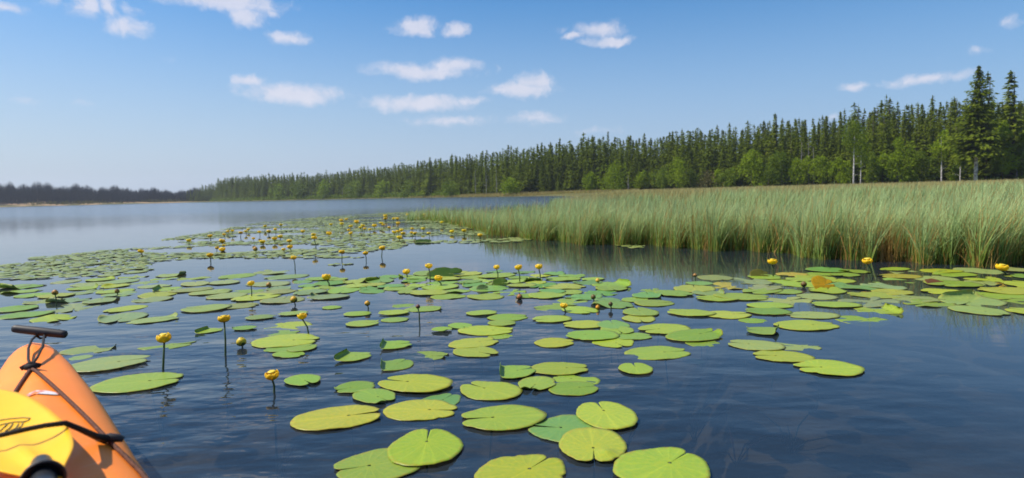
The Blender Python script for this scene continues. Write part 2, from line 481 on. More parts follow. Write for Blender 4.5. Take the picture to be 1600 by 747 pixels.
bm = bmesh.new(); bm.from_mesh(g.data); bmesh.ops.remove_doubles(bm, verts=bm.verts[:], dist=.0005); bmesh.ops.recalc_face_normals(bm, faces=bm.faces[:]); bm.to_mesh(g.data); bm.free()
if sum(p.normal.z for p in g.data.polygons) < 0: g.data.flip_normals()
th = np.linspace(0, 2 * PI, 97)[:-1]
rv = [0.0, 5, 40, 560]
wv = [(0, 0, 0)]
for r_ in rv[1:]: wv += [(r_ * math.sin(q), r_ * math.cos(q), 0) for q in th]
wf = []
for k in range(96): wf.append((0, 1 + (k + 1) % 96, 1 + k))
for b in range(2):
    for k in range(96):
        k2 = (k + 1) % 96
        wf.append((1 + b * 96 + k, 1 + b * 96 + k2, 1 + (b + 1) * 96 + k2, 1 + (b + 1) * 96 + k))
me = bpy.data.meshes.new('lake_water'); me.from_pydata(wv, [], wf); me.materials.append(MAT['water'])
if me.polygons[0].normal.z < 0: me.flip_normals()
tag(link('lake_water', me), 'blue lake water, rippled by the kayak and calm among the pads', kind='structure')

# ------------------------------------------------------------------ trees
def quads_from(c, u, v):
    """c,u,v (n,3): quads c +- u +- v (diamond-ish leaf sprays)"""
    n = len(c)
    vv = np.stack([c - u, c - v, c + u, c + v], 1).reshape(-1, 3)
    return vv, np.arange(4 * n).reshape(-1, 4)
def unit(v): return v / np.maximum(np.linalg.norm(v, axis=-1, keepdims=True), 1e-6)
rpow = .95
def spruce_crown(seed, H=14.0, R=1.6, base=.10, nb=7, step=.30, fill=1.0, gap=.12, droop=.32):
    r = np.random.default_rng(seed)
    C, Uv, Vv, var = [], [], [], []
    z = base * H
    lean = r.normal(0, .012, 2)
    while z < H - .12:
        t = (z - base * H) / (H - base * H)
        L = R * ((1 - t) ** rpow) * (0.75 + .25 * min(1, t * 6 + .3)) + .10
        L *= r.uniform(.6, 1.25)
        k = max(3, int(nb * (1 - .35 * t)))
        a0 = r.uniform(0, 6.28)
        tone = r.uniform(.15, .85)
        for b in range(k):
            if r.random() < gap: continue
            an = a0 + 6.283 * b / k + r.normal(0, .25)
            Lb = L * r.uniform(.6, 1.2)
            dr = droop * r.uniform(.4, 1.5) * (1 - t * .8)
            m = max(2, int(Lb / .30 * fill))
            for q in range(m):
                f = (q + .6) / m
                rad_ = Lb * f
                zz = z - dr * Lb * (f ** 1.2) + .18 * Lb * f ** 3
                for s in range(2):
                    side = r.normal(0, .16 * Lb * (.4 + f * .6))
                    p = np.array([math.cos(an) * rad_ - math.sin(an) * side, math.sin(an) * rad_ + math.cos(an) * side, zz + r.normal(0, .06)])
                    out = np.array([math.cos(an), math.sin(an), -dr - .25 + r.normal(0, .25)])
                    sd = np.array([-math.sin(an), math.cos(an), r.normal(0, .5)])
                    l = r.uniform(.22, .42) * (.7 + .3 * (1 - t)); w = l * r.uniform(.4, .65)
                    C.append(p); Uv.append(unit(out) * l); Vv.append(unit(sd) * w)
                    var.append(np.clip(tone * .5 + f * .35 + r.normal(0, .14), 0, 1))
        z += step * r.uniform(.7, 1.3)
    # leader
    for q in range(10):
        C.append(np.array([0, 0, H - .9 + q * .1])); a = r.uniform(0, 6.28)
        Uv.append(np.array([math.cos(a) * .09, math.sin(a) * .09, .12])); Vv.append(np.array([-math.sin(a) * .06, math.cos(a) * .06, .05])); var.append(.6)
    C = np.array(C); Uv = np.array(Uv); Vv = np.array(Vv)
    C[:, 0] += lean[0] * C[:, 2]; C[:, 1] += lean[1] * C[:, 2]
    v, f = quads_from(C, Uv, Vv)
    return v, f, np.repeat(np.array(var), 4)
def broad_crown(seed, H=6.0, R=1.6, base=.12, n=1500, leaf=.16, col=1.0, lobes=14):
    r = np.random.default_rng(seed)
    cs, rs, tn = [], [], []
    for i in range(lobes):
        t = r.uniform(0, 1)
        zz = H * (base + (1 - base) * (.12 + .78 * t))
        env = R * (math.sin(PI * (0.12 + .80 * t)) ** .7)
        a = r.uniform(0, 6.28); rr_ = env * r.uniform(.15, .75)
        cs.append((math.cos(a) * rr_, math.sin(a) * rr_, zz)); rs.append(R * r.uniform(.26, .48)); tn.append(r.uniform(.2, .8))
    cs.append((0, 0, H * .93)); rs.append(R * .25); tn.append(.6)
    cs = np.array(cs); rs = np.array(rs); tn = np.array(tn)
    k = r.integers(0, len(cs), n)
    d = unit(r.normal(size=(n, 3))); rad_ = rs[k] * r.uniform(.35, 1.08, n) ** .6
    C = cs[k] + d * rad_[:, None] * np.array([1, 1, 1.25])
    C[:, 2] = np.maximum(C[:, 2], .15)
    u = unit(d + r.normal(0, .6, (n, 3)) + np.array([0, 0, -.3])); w = unit(np.cross(u, r.normal(size=(n, 3))))
    l = r.uniform(.6, 1.3, n)[:, None] * leaf
    v, f = quads_from(C, u * l, w * l * .6)
    return v, f, np.repeat(np.clip(tn[k] * .6 + r.uniform(0, .4, n), 0, 1), 4)
def trunk_mesh(name, H, r0, mat, bend=.02, seed=0, n=7, limbs=0, limb_len=.5):
    r = random.Random(seed)
    mb = MB()
    pts = []; rd = []
    bx_, by_ = r.uniform(-bend, bend), r.uniform(-bend, bend)
    for i in range(8):
        t = i / 7
        pts.append((bx_ * H * t * t + r.uniform(-.01, .01) * H * t * bend * 10, by_ * H * t * t, H * t - .3 * (i == 0)))
        rd.append(r0 * (1 - t) ** .8 + .012)
    mb.tube(pts, rd, n)
    for k in range(limbs):
        t = r.uniform(.2, .9); i = int(t * 7); p = Vector(pts[i]).lerp(Vector(pts[i + 1]), t * 7 - i)
        a = r.uniform(0, 6.28); L = limb_len * H * .12 * r.uniform(.5, 1.2) * (1.2 - t)
        q = p + Vector((math.cos(a) * L, math.sin(a) * L, L * r.uniform(-.1, .8)))
        mb.tube([p, p.lerp(q, .5) + Vector((0, 0, .04)), q], [r0 * .28 * (1 - t) + .012, .014, .006], 4, False)
    return mb.mesh(name, mat)
def crown_mesh(name, d, mat): return np_mesh(name, d[0], d[1], mat, False, {'var': d[2]})

SPR = []
for i in range(9):
    rpow = [.95, .8, 1.1, .7, .95, .6, 1.15, .85, .65][i]
    Rr = [2.1, 2.5, 2.9, 2.0, 2.6, 2.2, 3.0, 2.4, 2.1][i]
    d = spruce_crown(100 + i, 14, Rr, base=[.06, .1, .05, .16, .08, .2, .06, .12, .24][i], nb=[7, 7, 8, 6, 7, 6, 8, 7, 6][i], gap=[.1, .15, .1, .22, .12, .2, .12, .15, .25][i])
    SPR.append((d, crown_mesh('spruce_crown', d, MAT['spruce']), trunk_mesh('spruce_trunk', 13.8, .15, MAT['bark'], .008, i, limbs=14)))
def put_spruce(X, Y, H, label, group, k=None, wide=1.0, name='spruce_tree'):
    azm = math.atan2(X, Y); z0 = float(ground_h(azm, math.hypot(X, Y)))
    k = rng.randrange(len(SPR)) if k is None else k
    o = empty(name, (X, Y, z0 - .1), rng.uniform(0, 6.28))
    s = H / 14.0
    wd = s * wide * rng.uniform(.9, 1.15)
    o.scale = (wd, wd, s)
    tag(o, label, 'tree', group)
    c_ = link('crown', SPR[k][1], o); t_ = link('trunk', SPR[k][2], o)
    return o
def world_at_px(px, Y):
    """ground position on the image column px, at forward distance Y"""
    return (Y * (px - 800) / FPX - 0.0237 * 0, Y)
TPX = [-60, 0, 50, 100, 200, 270, 282, 300, 320, 360, 400, 500, 560, 640, 680, 760, 800, 850, 900, 930, 1000, 1060, 1100, 1150, 1210, 1260, 1300, 1350, 1400, 1450, 1500, 1560, 1620, 1700, 2000]
TPY = [283, 284, 280, 284, 289, 293, 295, 294, 286, 279, 275, 271, 265, 257, 249, 240, 232, 228, 219, 214, 218, 206, 204, 199, 187, 187, 180, 170, 163, 162, 155, 152, 150, 148, 140]
def top_z(px, Y): return CAMZ + (horizon(px) - np.interp(px, TPX, TPY)) * Y / FPX

indiv = []       # (size_px, X, Y, H, row)
rows = [(0, .62), (2.6, .80), (5.5, .90), (9, .96), (13, 1.0), (17.5, 1.02), (23, 1.03)]
for ri, (dy, hf) in enumerate(rows):
    px = rng.uniform(284, 322)
    while px < 1690:
        fy = float(forest_Y(px)) + dy + rng.uniform(-1.3, 1.3)
        step = 1.5 * rng.uniform(.6, 1.45) * FPX / fy
        px += step
        X, Y = world_at_px(px, fy)
        gz = float(ground_h(math.atan2(X, Y), math.hypot(X, Y)))
        Hfull = top_z(px, fy) - gz
        jit = rng.uniform(.86, 1.0) if rng.random() < .88 else rng.uniform(1.0, 1.08)
        if ri == 0: jit = rng.uniform(.55, 1.05)
        H = max(3.0, Hfull * hf * jit) * (rng.uniform(.6, 1.0) if px < 345 else 1.0)
        indiv.append((H * FPX / Y, X, Y, H, ri, px))
indiv.sort(reverse=True)
NI = 255
used_px = []
G_FOREST = 'spruces of the forest behind the marsh'
for n_, (s_, X, Y, H, ri, px) in enumerate(indiv[:NI]):
    if ri <= 1: lab = 'dark spruce in the front ranks of the forest, at the edge of the sedge marsh'
    elif ri <= 3: lab = 'dark narrow spruce in the middle ranks of the forest behind the marsh'
    else: lab = 'dark spruce at the back of the forest, its pointed tip on the skyline'
    put_spruce(X, Y, H, lab, G_FOREST)
# the rest, smaller and farther off, reads as one mass
vs, fs, va = [], [], []; off = 0
for (s_, X, Y, H, ri, px) in indiv[NI:]:
    d = SPR[rng.randrange(len(SPR))][0]
    n = len(d[1]); keep = np.nonzero(nrng.random(n) < .55)[0]
    v = d[0].reshape(-1, 4, 3)[keep]
    a = rng.uniform(0, 6.28); ca, sa = math.cos(a), math.sin(a); s = H / 14
    ctr = v.mean(1, keepdims=True); v = ctr + (v - ctr) * 1.35
    x = (v[..., 0] * ca - v[..., 1] * sa) * s * 1.15 + X; y = (v[..., 0] * sa + v[..., 1] * ca) * s * 1.15 + Y
    z = v[..., 2] * s + float(ground_h(math.atan2(X, Y), math.hypot(X, Y)))
    vs.append(np.stack([x, y, z], -1).reshape(-1, 3)); fs.append(np.arange(len(keep) * 4).reshape(-1, 4) + off); off += len(keep) * 4
    va.append(np.clip(d[2].reshape(-1, 4)[keep].ravel() * .45 + rng.uniform(-.08, .16) - .12 * (px < 520), 0, 1))  # left end darkened in the colour to stand for haze over the farthest trees
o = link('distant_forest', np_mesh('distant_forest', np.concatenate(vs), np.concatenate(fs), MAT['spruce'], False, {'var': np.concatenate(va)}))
tag(o, 'spruce forest running away along the far shore as one dark wall', kind='stuff')

# tall marked spruces
def spruce_at(px, Y, top_px, label, k, wide=1.0, base_px=None):
    X, Yw = world_at_px(px, Y)
    gz = float(ground_h(math.atan2(X, Yw), math.hypot(X, Yw)))
    H = CAMZ + (horizon(px) - top_px) * Y / FPX - gz
    return put_spruce(X, Yw, H, label, None, k, wide)
rpow = .9
big = spruce_crown(501, 18, 3.6, base=.27, nb=13, step=.24, gap=.03, droop=.42)
bigm = crown_mesh('spruce_crown', big, MAT['spruce'])
X, Y = world_at_px(1524, 92)
gz = float(ground_h(math.atan2(X, Y), math.hypot(X, Y)))
o = empty('spruce_tree', (X, Y, gz - .1), 1.1)
Hb = CAMZ + (horizon(1524) - 106) * Y / FPX - gz
o.scale = (Hb / 18 * 1.12,) * 2 + (Hb / 18,)
tag(o, 'tallest dark spruce, full bushy crown high on a bare whitish trunk', 'tree')
link('crown', bigm, o); link('trunk', trunk_mesh('spruce_trunk', 17.6, .24, MAT['whitebark'], .004, 91, limbs=10), o)
spruce_at(1540, 97, 114, 'slender spruce close behind the tallest spruce, its tip just lower', 1, 1.0)
spruce_at(1581, 95, 112, 'tall dark spruce at the right end of the forest skyline', 2, 1.3)
spruce_at(1380, 118, 150, 'lone spire spruce with a bare thin tip above its neighbours', 3, .75)
spruce_at(1213, 134, 178, 'dark spruce standing clear of the skyline above the round bushes', 0, 1.2)
spruce_at(930, 168, 211, 'first taller spruce where the forest skyline steps up', 1, 1.1)
spruce_at(676, 240, 246, 'broad dark spruce bulging from the low far end of the forest', 6, 1.5)

# birches and other broadleaved trees at the forest foot
def broad(name, px, Y, w_px, h_px, label, mat, seed, cat='tree', bark='bark', base=.10, n=1500, leaf=.17, trunk_h=.8, group=None, tr=.05, lobes=14):
    X, Yw = world_at_px(px, Y)
    gz = float(ground_h(math.atan2(X, Yw), math.hypot(X, Yw)))
    H = h_px * Y / FPX; R = w_px * Y / FPX * .5
    o = empty(name, (X, Yw, gz - .05))
    tag(o, label, cat, group)
    link('crown', crown_mesh(name + '_crown', broad_crown(seed, H, R, base, n, leaf, lobes=lobes), MAT[mat]), o)
    link('trunk', trunk_mesh(name + '_trunk', H * trunk_h, tr, MAT[bark], .03, seed, limbs=10, limb_len=1.4), o)
    return o
broad('aspen_tree', 1175, 126, 50, 58, 'round bright green bush-like aspen standing alone before dark spruces', 'birch', 1, n=2200, leaf=.2)
broad('aspen_tree', 1222, 124, 62, 52, 'wide mid green aspen clump right of the round bright bush', 'alder', 2, n=2000, leaf=.2)
broad('aspen_tree', 1247, 122, 36, 44, 'small aspen leaning against the wide green clump', 'birch', 3, n=1300)
broad('aspen_tree', 1286, 119, 42, 46, 'low yellow-green aspen left of the white birch trunk', 'birch', 4, n=1500)
broad('birch_tree', 1334, 109, 58, 100, 'birch with a leaning bare white trunk and a thin green crown', 'alder', 5, bark='whitebark', base=.40, n=1300, trunk_h=.9, tr=.15)
broad('birch_tree', 1345, 111, 40, 84, 'thin second birch just right of the leaning white trunk', 'birch', 6, bark='whitebark', base=.36, n=800, trunk_h=.9, tr=.10)
broad('aspen_tree', 1312, 114, 34, 44, 'yellowish aspen bush at the foot of the leaning birch', 'birch', 15, n=1100)
broad('aspen_tree', 1402, 106, 58, 72, 'large light green aspen crown between the two white-trunked birches', 'birch', 7, n=2300, leaf=.17)
broad('birch_tree', 1471, 102, 40, 84, 'slim birch with a straight white trunk and a yellow-green top', 'birch', 8, bark='whitebark', base=.42, n=900, trunk_h=.9, tr=.12)
broad('birch_tree', 1500, 99, 34, 66, 'young birch left of the tallest spruce with a short pale trunk', 'alder', 9, bark='whitebark', base=.30, n=900, trunk_h=.9, tr=.08)
broad('aspen_tree', 1566, 93, 46, 96, 'tall narrow vivid green aspen right of the tallest spruce', 'birch', 10, n=2300, leaf=.15, base=.04)
broad('aspen_tree', 1596, 92, 26, 80, 'green aspen at the right end of the forest foot', 'alder', 11, n=1200)
broad('alder_bush', 1440, 107, 40, 50, 'dull green alder bush between the light aspen and the slim birch', 'alder', 12, 'bush', n=1200)
broad('aspen_tree', 1060, 143, 44, 46, 'bright green aspen with a pointed top on the far marsh edge', 'birch', 13, n=1500, leaf=.2)
broad('aspen_tree', 1036, 145, 36, 32, 'low green aspen left of the pointed one', 'alder', 14, n=1100, leaf=.2)
broad('alder_bush', 962, 152, 66, 36, 'wide bright green alder thicket low before the spruces', 'birch', 16, 'bush', n=1800, leaf=.22)
broad('alder_bush', 925, 157, 34, 30, 'small alder bush left of the wide bright thicket', 'birch', 17, 'bush', n=900, leaf=.22)
broad('alder_bush', 1106, 137, 50, 26, 'low grey-green willow bush in front of the forest foot', 'heath', 18, 'bush', n=900, leaf=.2)
broad('alder_bush', 1140, 133, 30, 30, 'small green alder bush left of the round bright aspen', 'alder', 19, 'bush', n=900, leaf=.2)
broad('alder_bush', 800, 168, 44, 26, 'far bright alder bush above the strip of dry grass', 'birch', 20, 'bush', n=900, leaf=.26)
broad('alder_bush', 706, 215, 40, 22, 'far green alder bush at the water on the low end of the forest', 'alder', 21, 'bush', n=800, leaf=.3)
for k, (px, w, h) in enumerate([(440, 40, 22), (470, 44, 24), (510, 40, 26), (560, 46, 24), (600, 40, 22), (640, 40, 22)]):
    broad('aspen_tree', px, float(forest_Y(px)) - 3, w, h, 'far green aspen in the lighter belt along the distant shore', ['birch', 'alder'][k % 2], 30 + k, n=700, leaf=.42, group='aspens along the distant shore')
for k, px in enumerate([1012, 1084, 1120, 1152, 1200, 1262, 1326, 1366, 1380, 1424, 1456, 1488, 1536, 1548, 1582]):
    broad('aspen_tree', px + rng.uniform(-6, 6), float(forest_Y(px)) - rng.uniform(1.0, 3.5), rng.uniform(24, 40), rng.uniform(26, 58) * (.75 + .25 * (px > 1250)), 'young light green aspen among others scattered along the forest foot', ['birch', 'alder', 'birch'][k % 3], 300 + k, n=1000, leaf=.19, group='young aspens along the forest foot', lobes=9)
# dead grey trees
def snag(px, Y, h_px, label, seed, group=None, mat='greybark', r0=.1):
    X, Yw = world_at_px(px, Y); gz = float(ground_h(math.atan2(X, Yw), math.hypot(X, Yw)))
    H = h_px * Y / FPX
    o = link('dead_tree', trunk_mesh('dead_tree', H, r0, MAT[mat], .02, seed, limbs=30, limb_len=1.1), None, (X, Yw, gz - .05))
    o.rotation_euler = (0, 0, rng.uniform(0, 6)); tag(o, label, 'dead tree', group)
for k, (px, dy, h) in enumerate([(745, 2, 40), (762, 3, 46), (778, 1, 42), (538, 2, 20), (546, 1, 22), (1252, 1, 70), (1264, 3, 74), (1272, 2, 62)]):
    snag(px, float(forest_Y(px)) - dy, h, ['bare grey dead spruce in the dull patch of the far forest', 'bare grey dead spruce among the living ones left of the birches'][px > 1000], 60 + k, ['dead spruces in the far forest', 'dead spruces left of the birches'][px > 1000])
snag(983, 150, 26, 'short white dead snag at the marsh edge below the spruces', 71, r0=.14)
snag(1588, 93, 40, 'leaning bare dead stem at the right end of the forest foot', 72)

# dwarf shrubs along the forest foot, and the burnt hill on the far left shore
def scatter_quads(name, pts, size, mat, label, hgt, seed):
    r = np.random.default_rng(seed); n = len(pts)
    C = np.array(pts); C[:, 2] += r.uniform(.05, 1, n) * hgt * r.uniform(.4, 1, n)
    u = unit(r.normal(size=(n, 3))); w = unit(np.cross(u, r.normal(size=(n, 3))))
    l = r.uniform(.5, 1.3, (n, 1)) * size
    v, f = quads_from(C, u * l, w * l * .55)
    o = link(name, np_mesh(name, v, f, MAT[mat], False, {'var': np.repeat(np.clip(r.uniform(0, 1, n), 0, 1), 4)}))
    tag(o, label, kind='stuff')
pts = []
for i in range(15000):
    px = rng.uniform(700, 1660); fy = float(forest_Y(px)); Y = fy + rng.gauss(-2.5, 2.2)
    X = Y * (px - 800) / FPX
    lump = math.sin(px * .05) + math.sin(px * .021 + 2)
    if rng.random() < .35 + .25 * lump or px > 1250: pts.append((X, Y, float(ground_h(math.atan2(X, Y), math.hypot(X, Y)))))
scatter_quads('heath_shrubs', pts, .13, 'heath', 'band of low brown heath shrubs along the foot of the forest', .75, 3)
pts = []
for i in range(6000):
    px = rng.uniform(330, 720); Y = float(forest_Y(px)) + rng.gauss(-2, 2.5); X = Y * (px - 800) / FPX
    pts.append((X, Y, float(ground_h(math.atan2(X, Y), math.hypot(X, Y)))))
scatter_quads('shore_scrub', pts, .5, 'alder', 'low green scrub along the distant shore', 2.2, 4)
vs, fs, va = [], [], []; off = 0
mbv = []
r = np.random.default_rng(9)
for i in range(6500):
    px = r.uniform(-60, 318); dep = r.uniform(0, 1) ** 1.2 * 70 + 4
    Y = float(forest_Y(px)) + dep
    if px < 75 and dep < 16 and r.random() < .85: continue
    X = Y * (px - 800) / FPX
    gz = float(ground_h(math.atan2(X, Y), math.hypot(X, Y)))
    H = (top_z(px, Y) - gz) * r.uniform(.7, 1.02) if dep > 25 else r.uniform(4, 9)
    H = max(2.5, min(H, 15)) * (.86 + .10 * math.sin(px * .11) + .07 * math.sin(px * .31 + 1))
    n = 16
    tt = r.uniform(.05, 1, n); an = r.uniform(0, 6.28, n)
    L = (1.1 - tt) * 1.3 * r.uniform(.3, 1.1, n)
    C = np.stack([X + np.cos(an) * L * .5, Y + np.sin(an) * L * .5, gz + H * tt], -1)
    u = np.stack([np.cos(an) * L * .5, np.sin(an) * L * .5, -L * r.uniform(0, .5, n)], -1)
    w = np.stack([-np.sin(an) * .1, np.cos(an) * .1, np.full(n, .16)], -1)
    tc_ = np.array([[X, Y, gz + H * .5]]); C = np.concatenate([C, tc_, tc_]); 
    u = np.concatenate([u, [[.12, 0, 0]], [[0, .12, 0]]]); w = np.concatenate([w, [[0, 0, H * .5]], [[0, 0, H * .5]]])
    v, f = quads_from(C, u, w)
    vs.append(v); fs.append(f + off); off += len(v); va.append(np.full(len(v), np.clip(r.normal(.35, .2), 0, 1)))
o = link('burnt_forest', np_mesh('burnt_forest', np.concatenate(vs), np.concatenate(fs), MAT['burnt'], False, {'var': np.concatenate(va)}))
tag(o, 'far hillside of burnt, bare, purplish dark trees on the left shore', kind='stuff')
pts = []
for i in range(1600):
    px = rng.choice([62, 85, 128, 100, 140, 145, 110, 180, 240, 262, 275]) + rng.gauss(0, 12); Y = float(forest_Y(px)) + rng.uniform(-4, 10); X = Y * (px - 800) / FPX
    pts.append((X, Y, float(ground_h(math.atan2(X, Y), math.hypot(X, Y)))))
scatter_quads('regrowth_scrub', pts, .55, 'heath', 'sparse tan and green regrowth at the foot of the burnt hill', 2.4, 5)

# ------------------------------------------------------------------ sedge bed and meadow
EDGE = [(632, 344), (700, 350), (760, 366), (830, 377), (900, 382), (1000, 386), (1100, 391), (1180, 396), (1250, 402), (1350, 411), (1450, 414), (1600, 418), (1900, 424)]
ex = [e[0] for e in EDGE]; eR = []
for (x, y) in EDGE:
    p = at(x, y); eR.append(math.hypot(p.x, p.y))
eaz = []
for (x, y) in EDGE:
    p = at(x, y); eaz.append(math.atan2(p.x, p.y))
def blades(name, n, azs, Rs, hs, w, mat, label, seed, wind=.25, dead=.1, seg=4):
    r = np.random.default_rng(seed)
    X = np.sin(azs) * Rs; Y = np.cos(azs) * Rs
    z0 = np.maximum(ground_h(azs, Rs), -.12) - .02
    th_ = r.uniform(0, 6.283, n)
    lean = np.abs(r.normal(0, .17, n)) + .02
    gust = .5 + .5 * np.sin(X * .9 + Y * .5) * np.sin(X * .33 - Y * .21 + 1)
    curve = np.abs(r.normal(.18, .2, n))
    dx = np.cos(th_) * lean + wind * gust * r.uniform(.2, 1.2, n); dy = np.sin(th_) * lean
    face = r.uniform(0, PI, n)
    fx, fy = np.cos(face) * w * .5, np.sin(face) * w * .5
    vs_, hh = [], []
    for k in range(seg + 1):
        t = k / seg
        bend = lean[:, None] * 0
        q = t * t * (1 + curve * 1.2)
        px_ = X + dx * hs * q; py_ = Y + dy * hs * q
        pz = z0 + hs * (t - .42 * curve * t ** 3 - .10 * (np.hypot(dx, dy)) * t * t)
        wt_ = (1 - t ** 1.6) * .9 + .1
        vs_.append(np.stack([np.stack([px_ - fx * wt_, py_ - fy * wt_, pz], -1), np.stack([px_ + fx * wt_, py_ + fy * wt_, pz], -1)], 1))
        hh.append(np.full((n, 2), t))
    Vv = np.stack(vs_, 1).reshape(n, -1, 3)          # n, (seg+1)*2, 3
    Hh = np.stack(hh, 1).reshape(n, -1)
    k = np.arange(seg); base = np.arange(n)[:, None] * (seg + 1) * 2
    quad = np.stack([2 * k, 2 * k + 1, 2 * k + 3, 2 * k + 2], -1)
    Ff = (base[:, :, None] + quad[None]).reshape(-1, 4)
    var = np.where(r.uniform(0, 1, n) < dead, r.uniform(0, .13, n), r.uniform(.16, 1, n))
    o = link(name, np_mesh(name, Vv.reshape(-1, 3), Ff, MAT[mat], True, {'hh': Hh.ravel(), 'var': np.repeat(var, (seg + 1) * 2)}))
    tag(o, label, kind='stuff')
    return o
r = np.random.default_rng(21)
N = 54000
u = r.uniform(0, 1, N)
px = 632 + (1760 - 632) * u
dens = np.interp(px, [632, 680, 720, 780, 830, 900, 2000], [.05, .18, .40, .75, 1, 1, 1])
keep = r.uniform(0, 1, N) < dens
px = px[keep]; n = len(px)
azs = np.interp(px, ex, eaz); Re = np.interp(px, ex, eR)
ragged = .35 * np.sin(azs * 37) + .25 * np.sin(azs * 91 + 1) + .15 * np.sin(azs * 210)
mixd = r.uniform(0, 1, n)
ext = np.where(mixd < .55, r.exponential(.9, n), np.where(mixd < .85, r.uniform(0, 6, n), r.uniform(3, 16, n)))
lim = np.interp(px, [632, 700, 760, 830, 880, 2000], [2.0, 5.5, 12, 40, 90, 90])
ext = np.minimum(ext, lim * r.uniform(0, 1, n))
Rs = Re + (ragged + .3) * Re * .06 + ext
hs = r.normal(.62, .11, n) * np.interp(px, [632, 700, 800, 900, 1200, 2000], [.80, .85, .95, 1.05, 1.1, 1.14])
clump = .92 + .11 * np.sin(azs * 60 + Rs) * np.sin(azs * 23 + 2 + Rs * .6)
hs = np.clip(hs * clump, .18, .98)
blades('sedge_bed', n, azs, Rs, hs, r.uniform(.0045, .0125, n) * np.maximum(1, Rs / 9), 'reed', 'dense bed of tall green sedge standing in the shallows', 5, .22, .19)
N = 42000
px = r.uniform(860, 1720, N)
Y0 = np.interp(px, ex, eR) + 6
fy = forest_Y(px)
tt = r.uniform(0, 1, N) ** 1.35
Yd = Y0 + (fy - 2 - Y0) * tt
Yd = np.where((px < 960), Y0 + (np.interp(px, [860, 900, 960], [14, 40, 90])) * tt, Yd)
azs = np.arctan((px - 800) / FPX); Rs = Yd / np.cos(azs)
hs = np.clip(r.normal(.62, .09, N), .3, .85) * np.interp(Yd, [10, 60, 150], [1.05, 1.0, .9])
nearm = Yd < 34 + 8 * np.sin(azs * 40)
for msk, nm_, mt_, lb_, dd_ in ((nearm, 'sedge_meadow', 'reed', 'green sedge stretching back behind the front of the bed', .12), (~nearm, 'pale_sedge_meadow', 'meadow', 'pale yellowish sedge meadow reaching back to the forest', .3)):
    blades(nm_, int(msk.sum()), azs[msk], Rs[msk], hs[msk], .004 * np.maximum(1, Rs[msk] / 5.0), mt_, lb_, 6, .2, dd_, seg=3)
# dry grass strip on the far shore
N = 9000
px = r.uniform(640, 1000, N); fy = forest_Y(px); Yd = fy - r.uniform(1, 12, N); azs = np.arctan((px - 800) / FPX)
blades('dry_shore_grass', N, azs, Yd / np.cos(azs), r.uniform(.4, .9, N), np.full(N, .10), 'meadow', 'strip of pale dry grass along the far shore below the spruces', 8, .2, .6, seg=2)
# arching dead sedge tuft at the front of the bed
N = 900
px = np.concatenate([r.normal(1380, 24, 520), r.normal(1345, 14, 180), r.normal(1480, 22, 200)])
azs = np.interp(px, ex, eaz); Rs = np.interp(px, ex, eR) + r.uniform(.15, .8, N)
blades('dead_sedge_tuft', N, azs, Rs, r.uniform(.3, .62, N), r.uniform(.005, .009, N), 'reed', 'tuft of arching straw-coloured dead sedge at the front of the bed', 12, .1, 1.0)

N = 3400
px = 800 + 960 * r.uniform(0, 1, N) ** .9
azs = np.interp(px, ex, eaz); Rs = np.interp(px, ex, eR) * (1 + .06 * (.3 + .35 * np.sin(azs * 37) + .25 * np.sin(azs * 91 + 1))) + r.uniform(-.1, .9, N)
clu = np.sin(azs * 55 + 2) + np.sin(azs * 130) > -.3
blades('dead_sedge_stems', int(clu.sum()), azs[clu], Rs[clu], r.uniform(.12, .42, N)[clu], r.uniform(.005, .011, N)[clu], 'reed', 'short golden and brown dead sedge stems at the waterline', 13, .1, .8)
